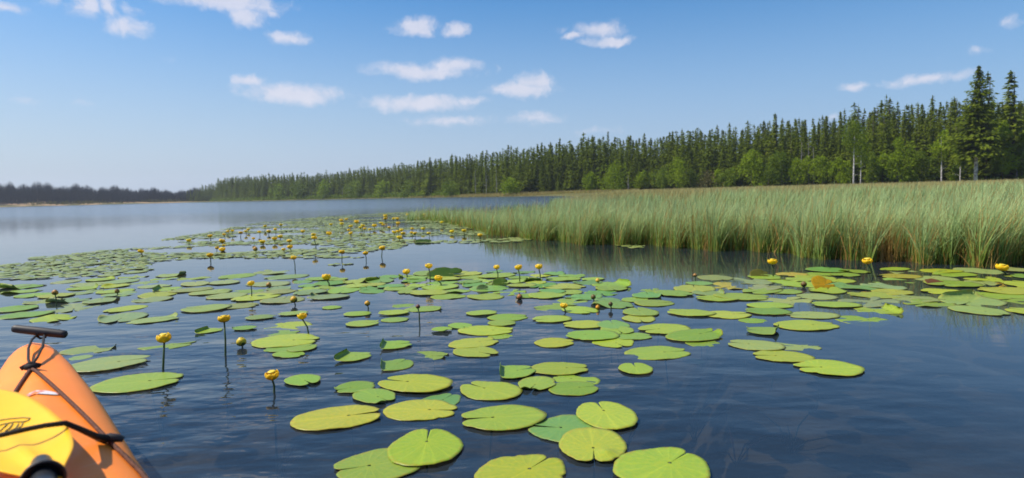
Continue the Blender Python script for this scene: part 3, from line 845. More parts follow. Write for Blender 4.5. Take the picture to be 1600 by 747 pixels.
# ------------------------------------------------------------------ lily pads
def pad_mesh(seed, R=1.0, elong=1.12, notch=.10, curls=(), wave=.02, nseg=56, nring=8, thick=.007, bumpy=0.0, closed=.0):
    """unit leaf, notch along +X; curls = [(direction, amount, start)]"""
    r = random.Random(seed)
    a_, b_ = elong, 1.0 / elong ** .35
    cx_ = -.30 * a_
    k1, k2 = r.uniform(0, 6.28), r.uniform(0, 6.28)
    nibs = [(r.uniform(.6, 5.7), r.uniform(.04, .10), r.uniform(.03, .10)) for _ in range(r.choice([0, 0, 1, 2]))]
    phs = np.linspace(notch, 2 * PI - notch, nseg)
    rim = []
    for p in phs:
        dx_, dy_ = math.cos(p), math.sin(p)
        # ray from the stalk point to the ellipse centred at cx_
        A = dx_ * dx_ / a_ ** 2 + dy_ * dy_ / b_ ** 2; B = -2 * dx_ * cx_ / a_ ** 2; Cc = cx_ ** 2 / a_ ** 2 - 1
        q = (-B + math.sqrt(B * B - 4 * A * Cc)) / (2 * A)
        d = min(p, 2 * PI - p)
        q *= 1 + .10 * math.exp(-((d - .45) / .3) ** 2) - .16 * math.exp(-((d - notch) / .09) ** 2)
        q *= 1 + .022 * math.sin(3 * p + k1) + .012 * math.sin(7 * p + k2) + .006 * math.sin(17 * p + k1) + r.uniform(-.008, .008)
        for (nk, nw_, nd_) in nibs: q *= 1 - nd_ * math.exp(-((p - nk) / nw_) ** 2)
        rim.append(q)
    rim = np.array(rim)
    rs_ = np.linspace(0.02, 1, nring) ** .8
    Rg, Pg = np.meshgrid(rs_, phs, indexing='ij')
    Q = Rg * rim[None]
    X = np.cos(Pg) * Q; Y = np.sin(Pg) * Q
    Z = .010 * (1 - Rg) - wave * .9 + wave * (Rg ** 2) * (np.sin(4 * Pg + k1) * .6 + np.sin(2 * Pg + k2) * .5 + np.sin(9 * Pg + k1 * 2) * .22)
    Z += .02 * Rg * np.exp(-np.minimum(Pg, 2 * PI - Pg) / .25)          # lobes lift a little beside the notch
    Z -= .028 * np.exp(-((np.abs(Pg - PI)) / .10) ** 2) * Rg * (1 - Rg)  # midrib groove
    if bumpy: Z += bumpy * np.exp(-(((X - .3) ** 2 + (Y - .35) ** 2) / .05))
    for (cd, amt, st) in curls:
        if amt < 2.0: continue
        st = .62 + .12 * (st > .64); amt = 5.5
        ux, uy = math.cos(cd), math.sin(cd)
        d = X * ux + Y * uy
        e = np.maximum(0, d - st)
        ang = np.minimum(e * amt, 2.1)
        rr_ = 1.0 / amt
        nd = np.where(e > 0, rr_ * np.sin(ang), 0); nz = np.where(e > 0, rr_ * (1 - np.cos(ang)), 0)
        X = X - ux * (e - nd); Y = Y - uy * (e - nd); Z = Z + nz
    top = np.stack([X, Y, Z], -1).reshape(-1, 3)
    bot = top.copy(); bot[:, 2] -= thick
    nv = nring * nseg
    f = []
    for i in range(nring - 1):
        for j in range(nseg - 1):
            q0, q1 = i * nseg + j, i * nseg + j + 1
            q2, q3 = (i + 1) * nseg + j + 1, (i + 1) * nseg + j
            f.append((q0, q3, q2, q1)); f.append((q0 + nv, q1 + nv, q2 + nv, q3 + nv))
    L = (nring - 1) * nseg
    for j in range(nseg - 1): f.append((L + j, L + j + nv, L + j + 1 + nv, L + j + 1))
    for i in range(nring - 1):
        q0, q1 = i * nseg, (i + 1) * nseg; f.append((q0, q0 + nv, q1 + nv, q1))
        q0, q1 = i * nseg + nseg - 1, (i + 1) * nseg + nseg - 1; f.append((q0, q1, q1 + nv, q0 + nv))
    ph_ = np.concatenate([Pg.ravel()] * 2); rr2 = np.concatenate([Rg.ravel()] * 2)
    return np.concatenate([top, bot]), np.array(f), ph_, rr2
def pad_data(name, **k):
    v, f, ph_, rr_ = pad_mesh(**k)
    return np_mesh(name, v, f, MAT['pad'], True, {'ph': ph_, 'rr': rr_})
PADV = []
for i in range(14):
    cu = ()
    if i in (9, 11): cu = ((rng.uniform(0, 6.28), rng.uniform(2.2, 3.0), .72),)
    PADV.append(pad_data('lily_pad', seed=40 + i, elong=.98 + .045 * (i % 7), notch=[.03, .06, .12, .04][i % 4], curls=cu, wave=[.015, .03, .05, .022][i % 4], bumpy=.05 * (i % 5 == 0)))
GREENS = {'g': (.205, .320, .036), 'l': (.285, .370, .036), 'y': (.335, .365, .030), 'b': (.150, .290, .060), 'd': (.13, .26, .035), 'o': (.36, .29, .03), 's': (.10, .20, .13), 'm': (.235, .300, .090)}
pad_level = [0]
def pad_place(o, p, R, notch_dir, col, z=None):
    pad_level[0] += 1
    lv = (pad_level[0] * 5 % 9) * .0008
    o.location = (p.x, p.y, (.0040 + lv) if z is None else z)
    o.rotation_euler = (rng.uniform(-.012, .012), rng.uniform(-.012, .012), notch_dir)
    o.scale = (R, R, R)
    j = rng.uniform(-.16, .10); h_ = rng.uniform(-.12, .14)
    o.color = (col[0] * (1 + j + h_), col[1] * (1 + j), col[2] * (1 + rng.uniform(-.25, .35)), 1)
STALK = None
def stalk_mesh():
    mb = MB(); mb.tube([(0, 0, -.01), (.02, .01, -.3), (.06, .02, -.7), (.10, .03, -1.1), (.16, .05, -1.5)], [.034, .032, .028, .024, .016], 7)
    return mb.mesh('pad_stalk', MAT['stalk'])
STALK = stalk_mesh()
def pad_R(x, y, w):
    p = at(x, y); u_ = x - 800
    # half width in the picture -> radius on the water
    return p, .5 * w * p.y / math.sqrt(FPX ** 2 + u_ ** 2) / 1.04
# (x, y, width, notch direction in degrees, tone, [(curl direction, amount, start)], label)
C = math.radians
PADS = [
 (557,558,63,20,'g',[(170,3.2,.5)],'narrow green pad with a dark curled left end, beside a second one likewise curled'),
 (621,569,67,60,'g',[(190,3.4,.42)],'green pad with a deep dark rolled left end above the long flat oval pad'),
 (676,556,62,-10,'g',[(-15,3.2,.62)],'slim green pad with a dark rolled right end touching the deep-rolled pad'),
 (750,552,70,-40,'l',[],'flat light green pad with a small notch at its lower right edge, standing apart'),
 (477,598,62,-50,'g',[],'small round green pad right of the lowest standing flower'),
 (547,608,68,215,'g',[(200,3.0,.55)],'green pad with a dark raised left edge, left of the long oval pad'),
 (636,600,104,160,'l',[],'long flat oval light green pad with smooth unbroken edge'),
 (591,623,70,-45,'g',[(-60,2.5,.7)],'green pad with an open notch, squeezed between the long oval and the yellowish pads'),
 (692,625,72,60,'b',[],'bluish green pad half hidden behind the yellow-rimmed pad'),
 (546,652,122,15,'y',[(10,2.2,.75)],'large yellowish green pad nearest the kayak side, tilted with a notch on its right'),
 (672,642,104,-8,'y',[],'yellow-rimmed pad with a brown-edged notch at its right end'),
 (769,656,122,185,'g',[(185,1.2,.5)],'big oval green pad with a dark dimple near its left end'),
 (756,608,96,135,'l',[],'oval light green pad with a whitish nick on its upper left edge'),
 (667,694,128,92,'l',[],'broad pale green pad with a narrow notch pointing away and a ragged right edge'),
 (576,731,136,200,'g',[(95,1.0,.6)],'large wavy green pad cut by the lower edge, left of the narrow-notched pad'),
 (809,582,74,25,'g',[(180,3.4,.45)],'green pad with a near-black rolled left end, left of three overlapping pads'),
 (886,577,80,0,'l',[],'light pad with a nibbled upper rim, uppermost of the overlapping stack'),
 (892,592,68,150,'g',[],'narrow strip of a pad pinched between two pads of the overlapping stack'),
 (836,604,66,250,'g',[(245,3.2,.45)],'green pad with a dark fold at its near edge, left of the white-edged pad'),
 (906,607,78,10,'g',[(5,3.0,.72)],'green pad with a shiny whitish turned-up right edge'),
 (943,645,106,97,'l',[],'heart-shaped pad with notch pointing away and a brown nick at its near edge'),
 (875,670,130,170,'b',[(95,.8,.4)],'saturated dark green pad with glossy ridges, tapering to the right'),
 (927,705,122,-95,'l',[],'pale pad split by a near-side notch, a wet blister on its right lobe'),
 (828,735,148,48,'l',[],'large pale pad with a deep slanting notch, cut by the lower edge'),
 (1047,728,158,42,'l',[(235,.9,.5)],'largest pale pad with a brown damaged notch at its upper right'),
 (992,575,60,88,'l',[],'small solitary pad with a V notch pointing away'),
 (1039,551,93,5,'g',[(12,2.6,.68)],'flat green pad with a folded dark right end, above the solitary V-notched pad'),
 (1282,576,108,175,'l',[],'long yellow-green pad at the right end of the foreground pads'),
 (1211,557,88,170,'y',[],'yellow pad with an orange rim overlapping the long pad at the right'),
 (1254,541,74,-15,'m',[],'pale bluish pad with a reddish right tip behind the yellow pad'),
 (1169,539,80,150,'m',[(150,2.6,.7)],'soft green pad with a bright raised left corner, left of the reddish-tipped pad'),
 (1095,524,86,30,'g',[(15,2.6,.6)],'green pad with a dark folded right side, lying on a smaller one'),
 (1104,536,52,10,'g',[],'small pad pushed under the pad with the dark folded side'),
 (1190,519,64,160,'g',[(160,3.0,.3),(-30,2.0,.6)],'crumpled dark-edged pad standing out of the water'),
 (1271,509,92,0,'l',[],'long pale pad with a yellow right end in open blue water'),
 (963,537,70,-70,'l',[],'pad with a dented near rim, left above the flat dark-patched one'),
 (1029,516,80,200,'l',[],'long light pad right of the crowded centre, with a smooth right tip'),
 (996,526,56,0,'g',[(5,2.4,.75)],'small green pad with a bright right rim, between two longer light pads'),
 (967,519,58,-80,'l',[],'light pad with a small raised tab on its rim, left of the bright-rimmed one'),
 (874,536,64,0,'y',[],'yellowing pad with an orange-brown right tip'),
 (914,525,78,170,'g',[],'green pad right above the orange-tipped pad'),
 (905,508,64,180,'l',[],'light oval pad in front of the low flower at its left rim'),
 (957,508,56,90,'b',[],'bluish green pad right of the light oval pad by the low flower'),
 (855,500,60,200,'l',[],'yellow-green pad just below the lone short flower'),
 (802,496,60,10,'g',[(5,3.0,.65)],'pad with a dark turned-up right end below the brown bud'),
 (790,506,46,0,'g',[],'short green pad beneath the dark-ended one'),
 (771,517,76,-5,'l',[(0,2.0,.7)],'oval light pad with a dark right rim, left of open water'),
 (786,525,38,30,'g',[],'small pad tucked under the dark-rimmed oval'),
 (750,535,70,30,'l',[(35,2.6,.7)],'light pad with a little dark fold near its right end, above the flat notched pad'),
 (759,490,44,0,'g',[],'thin green sliver of a pad floating alone left of the dark-ended pad'),
 (722,511,40,-60,'g',[],'small pad with a dark near nick, right one of a joined pair'),
 (694,517,34,-40,'g',[(-60,2.5,.6)],'small pad with a dark near edge, left one of a joined pair'),
 (857,481,56,190,'g',[(185,2.4,.7)],'green pad under the lone short flower, its left end folded dark'),
 (912,486,60,-60,'l',[],'light pad right of the lone short flower'),
 (999,487,62,90,'g',[],'flat green pad right of the two dark buds'),
 (1000,500,58,-90,'l',[],'light pad with a centre crease right below the two dark buds'),
 (1070,489,66,150,'l',[],'oval pad floating free right of the crowded centre'),
 (1030,474,62,0,'g',[],'long green pad at the right tip of the crowded centre'),
 (1112,467,64,170,'l',[(170,2.0,.7)],'layered light pad at the left tip of the right-hand raft'),
 (1147,492,70,10,'l',[],'light pad with a dark crack on its right half, below the right-hand raft'),
 (1182,501,44,0,'g',[],'small dull pad under the cracked one'),
 (1212,478,64,-5,'l',[],'long pale pad with a brown right tip in the right-hand raft'),
 (1260,493,76,180,'m',[],'blurred blue-green pad right of the cracked one'),
 (1190,487,72,160,'g',[],'green pad over the cracked pad in the right-hand raft'),
 (1269,464,66,170,'m',[],'dull green pad below the yellow upright leaf'),
 (1297,477,68,170,'l',[],'light narrow pad left of the long tilted one'),
 (1365,485,76,170,'l',[(0,2.4,.8)],'long light pad tilted down to the right under the right-hand raft'),
 (1357,500,94,15,'g',[],'lowest long green pad in open water under the right-hand raft'),
 (235,597,136,15,'l',[(190,.9,.5)],'long pale pad right beside the kayak, nearest of the kayak-side pads'),
 (187,568,120,25,'m',[],'long dull green pad just off the kayak bow, behind the nearest kayak-side pad'),
 (150,546,82,10,'m',[(20,2.0,.6)],'dull green pad touching the bow of the kayak'),
 (122,559,40,180,'m',[],'small pad half hidden by the kayak bow'),
 (272,538,86,10,'g',[],'pale flat pad behind the stalk of the flower nearest the kayak'),
 (331,517,44,20,'g',[(170,2.0,.6)],'small pad left of the tallest flower stalk'),
 (377,514,38,170,'g',[(200,2.4,.6)],'small pad with a dark edge right of the tallest flower stalk'),
 (252,499,70,30,'m',[(60,3.0,.35)],'pad with a dark standing fold beyond the flower nearest the kayak'),
 (313,483,82,180,'m',[],'long dull pad beyond the tallest flower'),
 (441,510,76,190,'y',[],'yellowish pad behind the leaning flower'),
 (448,520,50,0,'g',[(0,2.5,.7)],'short dark-rimmed pad under the yellowish one by the leaning flower'),
 (460,533,102,0,'l',[],'long pad at the foot of the leaning flower'),
 (432,546,48,180,'g',[],'left pad of two rounded ones in front of the long pad by the leaning flower'),
 (478,544,46,60,'g',[],'right pad of two rounded ones in front of the long pad by the leaning flower'),
 (457,555,48,-20,'g',[],'nearest, lowest pad of the cluster by the leaning flower'),
 (452,491,42,180,'m',[],'narrow pad left of the head of the leaning flower'),
 (523,481,32,0,'g',[],'tiny pad alone in open water left of the small floating bud'),
 (504,465,58,180,'m',[(160,2.4,.6)],'long pad right of the small yellow bud on the water'),
 (565,491,42,0,'g',[],'left pad of two end-to-end ones below the small floating bud'),
 (609,490,46,180,'l',[],'right pad of two end-to-end ones below the small floating bud'),
 (574,506,52,15,'g',[(20,2.6,.6)],'pad with a dark raised right tip left of the purple-headed stalk'),
 (623,500,42,0,'g',[],'narrow pad just left of the foot of the purple-headed stalk'),
 (628,478,38,180,'g',[(180,2.0,.7)],'narrow pad behind the purple-headed stalk, its left end dark'),
 (671,483,52,5,'g',[(0,3.0,.6)],'pad with a dark rolled right end, right of the purple-headed stalk'),
 (620,540,62,20,'g',[(185,2.6,.6)],'green pad with a dark left rim, alone between open water and the rolled pads'),
 (380,478,64,0,'m',[],'dull narrow pad between the tallest flower and the small yellow bud'),
 (413,497,44,0,'m',[],'dull thin pad right of the tallest flower head'),
]
SUB = [(943,586,40,'s','sunken bluish pad just under the surface right of the overlapping stack'),(590,527,40,'s','sunken pale pad just under the surface above the lone dark-rimmed pad'),
 (1080,548,36,'s','sunken pad below the surface right of the flat dark-patched pad'),(930,497,56,'s','sunken bluish pad below the low flower, just under the surface'),(845,518,36,'s','sunken pad just under the surface left of the light ovals'),(480,625,50,'s','sunken bluish pad deep below the small round pad')]
pad_xy = []
for i, (x, y, w, nd, tone, cu, lab) in enumerate(PADS):
    p, R = pad_R(x, y, w)
    ndr = C(nd)
    curls = tuple((C(cd) - ndr, a_, s_) for (cd, a_, s_) in cu)
    big_ = y > 500
    o = empty('lily_pad')
    tag(o, lab, 'lily pad')
    pad_place(o, p, R, ndr, GREENS[tone], .0012 if any(w_ in lab for w_ in ('half hidden', 'under the', 'tucked', 'pinched', 'touching', 'behind the')) and w < 100 else None)
    me = pad_data('pad_leaf', seed=200 + i, elong=rng.uniform(.98, 1.24), notch=rng.choice([.025, .04, .06, .09]), curls=curls, wave=rng.uniform(.008, .02),
                  nseg=72 if big_ else 48, nring=10 if big_ else 7, bumpy=.09 if 'blister' in lab else 0)
    lf = link('leaf', me, o); lf.color = o.color
    link('stalk', STALK, o)
    pad_xy.append((p.x, p.y, R))
for i, (x, y, w, tone, lab) in enumerate(SUB):
    p, R = pad_R(x, y, w)
    o = link('lily_pad', PADV[i % 8]); tag(o, lab, 'lily pad')
    pad_place(o, p, R, rng.uniform(0, 6), GREENS['s'], z=-.05)

def inside(poly, x, y):
    c_ = False; n = len(poly); j = n - 1
    for i in range(n):
        xi, yi = poly[i]; xj, yj = poly[j]
        if (yi > y) != (yj > y) and x < (xj - xi) * (y - yi) / (yj - yi) + xi: c_ = not c_
        j = i
    return c_
def project(p):
    d = Vector((p[0], p[1], p[2] if len(p) > 2 else 0)) - Vector((0, 0, CAMZ))
    zc = d.dot(cF)
    return 800 + FPX * d.dot(cR) / zc, 373.5 - FPX * d.dot(cUp) / zc
REG = [
 ('raft_mid', [(470,434),(560,436),(640,430),(700,424),(790,424),(890,428),(960,444),(1012,449),(1045,462),(1010,470),(960,484),(860,474),(800,462),(730,465),(650,463),(600,458),(480,455)], .80, 95, ['g','l','l','b','g','d'],
   'green pad packed in the crowded raft behind the three upright flowers', 'pads of the crowded centre raft'),
 ('raft_right', [(1040,452),(1120,434),(1200,428),(1290,421),(1440,421),(1700,421),(1700,500),(1560,492),(1480,478),(1390,474),(1290,472),(1200,474),(1120,466),(1060,462)], .78, 85, ['g','l','m','m','y','g','l','g','m','b','l','o'],
   'green pad in the dense raft along the front of the sedge bed', 'pads of the raft before the sedge bed'),
 ('raft_left', [(0,452),(120,438),(250,428),(330,438),(420,425),(480,440),(490,470),(400,476),(300,462),(200,485),(210,500),(110,503),(0,498)], .95, 46, ['m','m','l','g'],
   'dull green pad in the loose raft beyond the kayak bow', 'pads of the loose raft beyond the kayak'),
]
far_pads = []
def free(x, y, R, k):
    return all((x - a) ** 2 + (y - b) ** 2 > ((R + c) * k) ** 2 for a, b, c in pad_xy)
for (nm, poly, k, nmax, tones, lab, grp) in REG:
    cnt = 0
    xs = [p[0] for p in poly]; ys = [p[1] for p in poly]
    for trial in range(9000):
        if cnt >= nmax: break
        # uniform on the water: sample in the plan
        X0, X1 = min(at(min(xs), max(ys)).x, at(min(xs), min(ys)).x), max(at(max(xs), min(ys)).x, at(max(xs), max(ys)).x)
        Y0, Y1 = at(800, max(ys) + 12).y * .8, at(800, min(ys) - 8).y * 1.3
        x, y = rng.uniform(X0, X1), rng.uniform(Y0, Y1)
        q = project((x, y, 0))
        if not inside(poly, *q): continue
        R = rng.uniform(.085, .16) if nm == 'raft_mid' else rng.uniform(.11, .19)
        if not free(x, y, R, k): continue
        pad_xy.append((x, y, R))
        o = link('lily_pad', PADV[rng.randrange(len(PADV))]); tag(o, lab, 'lily pad', grp)
        pad_place(o, Vector((x, y, 0)), R, rng.uniform(0, 6.28), GREENS[rng.choice(tones)])
        cnt += 1
    print(nm, cnt)
FAR = [
 ([(255,374),(330,362),(410,347),(520,338),(640,331),(690,329),(860,345),(885,368),(800,379),(640,381),(500,380),(400,384),(330,388)], .80, 2600),
 ([(0,404),(90,400),(180,390),(330,383),(480,377),(640,381),(610,390),(500,400),(600,404),(540,414),(420,414),(300,420),(250,430),(120,438),(0,452)], .84, 620),
 ([(870,372),(880,352),(1000,384),(1000,388)], .7, 120),
]
grid = {}
for (poly, k, nmax) in FAR:
    xs = [p[0] for p in poly]; ys = [p[1] for p in poly]; cnt = 0
    Ynear = at(800, max(ys) + 10).y * .8; Yfar = at(800, min(ys) - 6).y * 1.2
    for trial in range(200000):
        if cnt >= nmax: break
        Y = Ynear + (Yfar - Ynear) * rng.random() ** .7
        x = Y * (rng.uniform(min(xs), max(xs)) - 800) / FPX
        q = project((x, Y, 0))
        if not inside(poly, *q): continue
        # gaps of open water
        gap_ = math.sin(x * 1.7 + Y * .6) + math.sin(x * .6 - Y * 2.0 + 1.3) + math.sin(Y * 3.3 + x * .4)
        if gap_ < -.25 - .35 * (q[1] < 380): continue
        R = rng.uniform(.06, .13)
        ck = (int(x / .4), int(Y / .4)); ok = True
        for ax in (-1, 0, 1):
            for ay in (-1, 0, 1):
                for (a, b, c_) in grid.get((ck[0] + ax, ck[1] + ay), ()):
                    if (x - a) ** 2 + (Y - b) ** 2 < ((R + c_) * k) ** 2: ok = False
        if not ok: continue
        grid.setdefault(ck, []).append((x, Y, R)); far_pads.append((x, Y, R)); cnt += 1
    print('far', cnt)
# all pads in the distance: one carpet
low = [pad_mesh(seed=300 + i, elong=1.1, notch=.12, wave=[.02, .05, .09, .03][i], nseg=18, nring=4, curls=((1.0, 2.4, .6),) if i == 2 else ()) for i in range(4)]
for bi, (nm, lab) in enumerate([('distant_lily_pads', 'far carpet of small lily pads in front of the sedge point and the open lake')]):
    vs, fs, pp, rr3 = [], [], [], []; off = 0
    for (x, y, R) in far_pads:
        v, f, a_, b_ = low[rng.randrange(4)]
        an = rng.uniform(0, 6.28); ca, sa = math.cos(an), math.sin(an)
        vv = np.stack([(v[:, 0] * ca - v[:, 1] * sa) * R + x, (v[:, 0] * sa + v[:, 1] * ca) * R + y, v[:, 2] * R + .006 + rng.uniform(0, .008)], -1)
        vs.append(vv); fs.append(f + off); off += len(vv); pp.append(a_); rr3.append(b_)
    o = link(nm, np_mesh(nm, np.concatenate(vs), np.concatenate(fs), MAT['pad'], True, {'ph': np.concatenate(pp), 'rr': np.concatenate(rr3)}))
    o.color = (.225, .28, .085, 1)
    tag(o, lab, kind='stuff')

# upright leaves
def upright(px, py, w, h, lab, col, seed, kind='lily_leaf', tilt=.9, dirn=0.0, curls=()):
    p = at(px, py)
    s = w * p.y / FPX * .5
    o = link(kind, pad_data(kind, seed=seed, elong=1.15, notch=.12, wave=.08, nseg=40, nring=7, curls=curls)); o.data.materials[0] = MAT['thinleaf']; tag(o, lab, 'leaf')
    o.location = (p.x, p.y, s * math.sin(tilt) * .45); o.rotation_euler = (tilt, 0, dirn); o.scale = (s, s, s); o.color = (*col, 1)
upright(665, 379, 24, 12, 'dark green curled leaf standing alone at the near edge of the far carpet', (.07, .14, .02), 401, tilt=.35, curls=((0.4, 2.0, .2), (2.6, 1.6, .2)))
upright(703, 431, 48, 12, 'large dark glossy leaf raised behind the flower leaning right', (.07, .16, .025), 402, tilt=.42, dirn=.1, curls=((1.5, 1.5, .2),))
upright(1291, 450, 36, 22, 'yellow and orange dying leaf standing up in the right-hand raft', (.70, .46, .03), 403, tilt=.85, dirn=.3, curls=((2, 1.6, .3),))
upright(1190, 432, 24, 12, 'brownish leaf raised left of the flower before the sedge', (.14, .15, .03), 404, tilt=.7, dirn=-.3)
upright(1467, 443, 30, 9, 'reddish brown decaying leaf lying up in the dense raft', (.26, .11, .045), 406, tilt=.35, dirn=.2)
upright(785, 445, 22, 9, 'green leaf edge tipped up below the left of the three upright flowers', (.12, .22, .04), 407, tilt=.8, dirn=.2)
upright(756, 453, 16, 8, 'small dark green leaf tipped up left of the three upright flowers', (.06, .14, .03), 408, tilt=.8, dirn=-.2)
# arrowhead plant beside the sedge
mb = MB()
for (a0, L, lean_) in [(0.2, .20, .05), (2.5, .14, .10), (4.3, .12, .12)]:
    q = []
    for k in range(9):
        t_ = k / 8; wd = .028 * math.sin(PI * min(1, t_ * 1.02 + .02)) ** .8 + .002
        q.append((t_, wd))
    vs_ = []; fs_ = []
    for (t_, wd) in q:
        c0 = Vector((math.cos(a0) * lean_ * t_, math.sin(a0) * lean_ * t_ * .4, L * t_)); s0 = Vector((math.cos(a0 + 1.2), math.sin(a0 + 1.2) * .4, .1)).normalized() * wd
        n0 = Vector((0, .004, 0))
        vs_ += [c0 - s0, c0 + s0, c0 + s0 + n0, c0 - s0 + n0]
    for k in range(8):
        b0 = k * 4
        for e in range(4): fs_.append((b0 + e, b0 + (e + 1) % 4, b0 + 4 + (e + 1) % 4, b0 + 4 + e))
    mb.add(vs_, fs_)
p = at(809, 368)
t = NT('arrowhead_leaf'); tcn = t.n('ShaderNodeTexCoord')
o = link('arrowhead_plant', mb.mesh('arrowhead_plant', t.done(t.princ(t.ramp(t.noise(tcn.outputs['Object'], 12, 3), [(.3, (.20, .30, .06)), (.7, (.34, .42, .12))]), .4, .4))), None, (p.x, p.y, -.02))
tag(o, 'small pale green pointed leaf cluster standing at the front of the sedge', 'plant')
o.scale = (1.1, 1.1, 1.1)

# ------------------------------------------------------------------ pond-lily flowers
def blossom_mesh(seed, openness=1.0, name='blossom', mat='blossom', squash=.85):
    """unit radius: overlapping cupped sepals round a disc"""
    r = random.Random(seed)
    mb = MB()
    for ring, (cnt, rad_, top) in enumerate([(5, 1.0, .62 * openness), (5, .86, .50 * openness)]):
        for k in range(cnt):
            a0 = 2 * PI * (k + .5 * ring) / cnt + r.uniform(-.12, .12)
            vs_, fs_ = [], []
            nu, nw = 9, 9
            for th_ in (0, .05):
                for i in range(nu):
                    tt_ = i / (nu - 1)
                    pol = -PI / 2 + (PI / 2 + top + r.uniform(-.01, .01)) * tt_
                    wid = .82 * (math.sin(PI * min(1, tt_ * .72 + .16))) ** .6 * (1 - .55 * max(0, tt_ - .75) * 4 * .6)
                    for j in range(nw):
                        f_ = j / (nw - 1) * 2 - 1
                        aa = a0 + f_ * wid
                        rim_ = .10 * f_ * f_ * tt_
                        rr_ = rad_ * (1 - th_) * (1 - .05 * f_ * f_)
                        cr = math.cos(pol) if pol < 0 else math.cos(pol) * .98 + .02
                        vs_.append((math.cos(aa) * cr * rr_, math.sin(aa) * cr * rr_, (math.sin(pol) * squash - rim_) * rr_))
            N_ = nu * nw
            for i in range(nu - 1):
                for j in range(nw - 1):
                    q = i * nw + j
                    fs_.append((q, q + 1, q + nw + 1, q + nw)); fs_.append((q + N_, q + nw + N_, q + nw + 1 + N_, q + 1 + N_))
            for i in range(nu - 1):
                q = i * nw; fs_.append((q, q + nw, q + nw + N_, q + N_)); q = i * nw + nw - 1; fs_.append((q, q + N_, q + nw + N_, q + nw))
            for j in range(nw - 1):
                q = (nu - 1) * nw + j; fs_.append((q, q + 1, q + 1 + N_, q + N_))
            mb.add(vs_, fs_)
    return mb.mesh(name, MAT[mat])
BLO = [blossom_mesh(i, [1.0, .85, 1.15][i]) for i in range(3)]
mb = MB(); mb.lathe([(.02, .55), (.35, .56), (.52, .50), (.55, .42), (.40, .30), (.3, -.2)], 14); STIG = mb.mesh('stigma_disc', MAT['stigma'])
mb = MB(); mb.lathe([(.12, -1.0), (.55, -.86), (.9, -.45), (1.0, 0), (.92, .42), (.62, .78), (.42, .95), (.40, 1.05), (.1, 1.08)], 14); BUDM = mb.mesh('bud', MAT['bud'])
mb = MB()
for k in range(4):
    a = 2 * PI * k / 4; vs_ = []; fs_ = []
    for i in range(6):
        pol = -PI / 2 + 1.35 * i / 5; wd = .8 * (1 - .7 * (i / 5) ** 2)
        for j in range(5):
            aa = a + (j / 2 - 1) * wd; vs_.append((math.cos(aa) * math.cos(pol) * 1.07, math.sin(aa) * math.cos(pol) * 1.07, math.sin(pol) * 1.05))
    for i in range(5):
        for j in range(4): q = i * 5 + j; fs_.append((q, q + 1, q + 6, q + 5))
    mb.add(vs_, fs_)
CALYX = mb.mesh('calyx', MAT['stalk'])
def flower(hx, hy, w, bx_, by_, label, kind='flower', group=None, tone=(1, 1, 1), size=1.0, detail=True):
    b = at(bx_, by_)
    # head height from its pixel above the base, at the base's distance
    zc = (b - Vector((0, 0, CAMZ))).dot(cF)
    hp = Vector((0, 0, CAMZ)) + (cF + cR * ((hx - 800) / FPX) + cUp * ((373.5 - hy) / FPX)) * zc
    rad_ = .5 * w * zc / FPX * size * 1.0
    hp.z = max(hp.z, rad_ * .55)
    o = empty('pond_lily', (b.x, b.y, 0)); tag(o, label, 'flower' if kind == 'flower' else 'flower bud', group)
    loc = hp - b
    h = link('blossom' if kind == 'flower' else 'bud', BLO[rng.randrange(3)] if kind == 'flower' else BUDM, o, loc)
    h.scale = (rad_, rad_, rad_ * rng.uniform(.86, 1.0)); h.rotation_euler = (rng.uniform(-.2, .2), rng.uniform(-.2, .2), rng.uniform(0, 6)); h.color = (*tone, 1)
    if detail:
        if kind == 'flower': link('stigma_disc', STIG, h)
        else: link('calyx', CALYX, h)
    sr = max(.0042, rad_ * .15)
    mb = MB()
    top = loc + Vector((0, 0, -rad_ * .75))
    q = [Vector((-loc.x * .8, -.02, -.35)), Vector((0, 0, -.02)), Vector((loc.x * .35 + .004, loc.y * .3, top.z * .5)), top]
    mb.tube(q, [sr * 1.1, sr * 1.1, sr, sr * .9], 7)
    link('stem', mb.mesh('stem', MAT['stalk']), o)
    return o
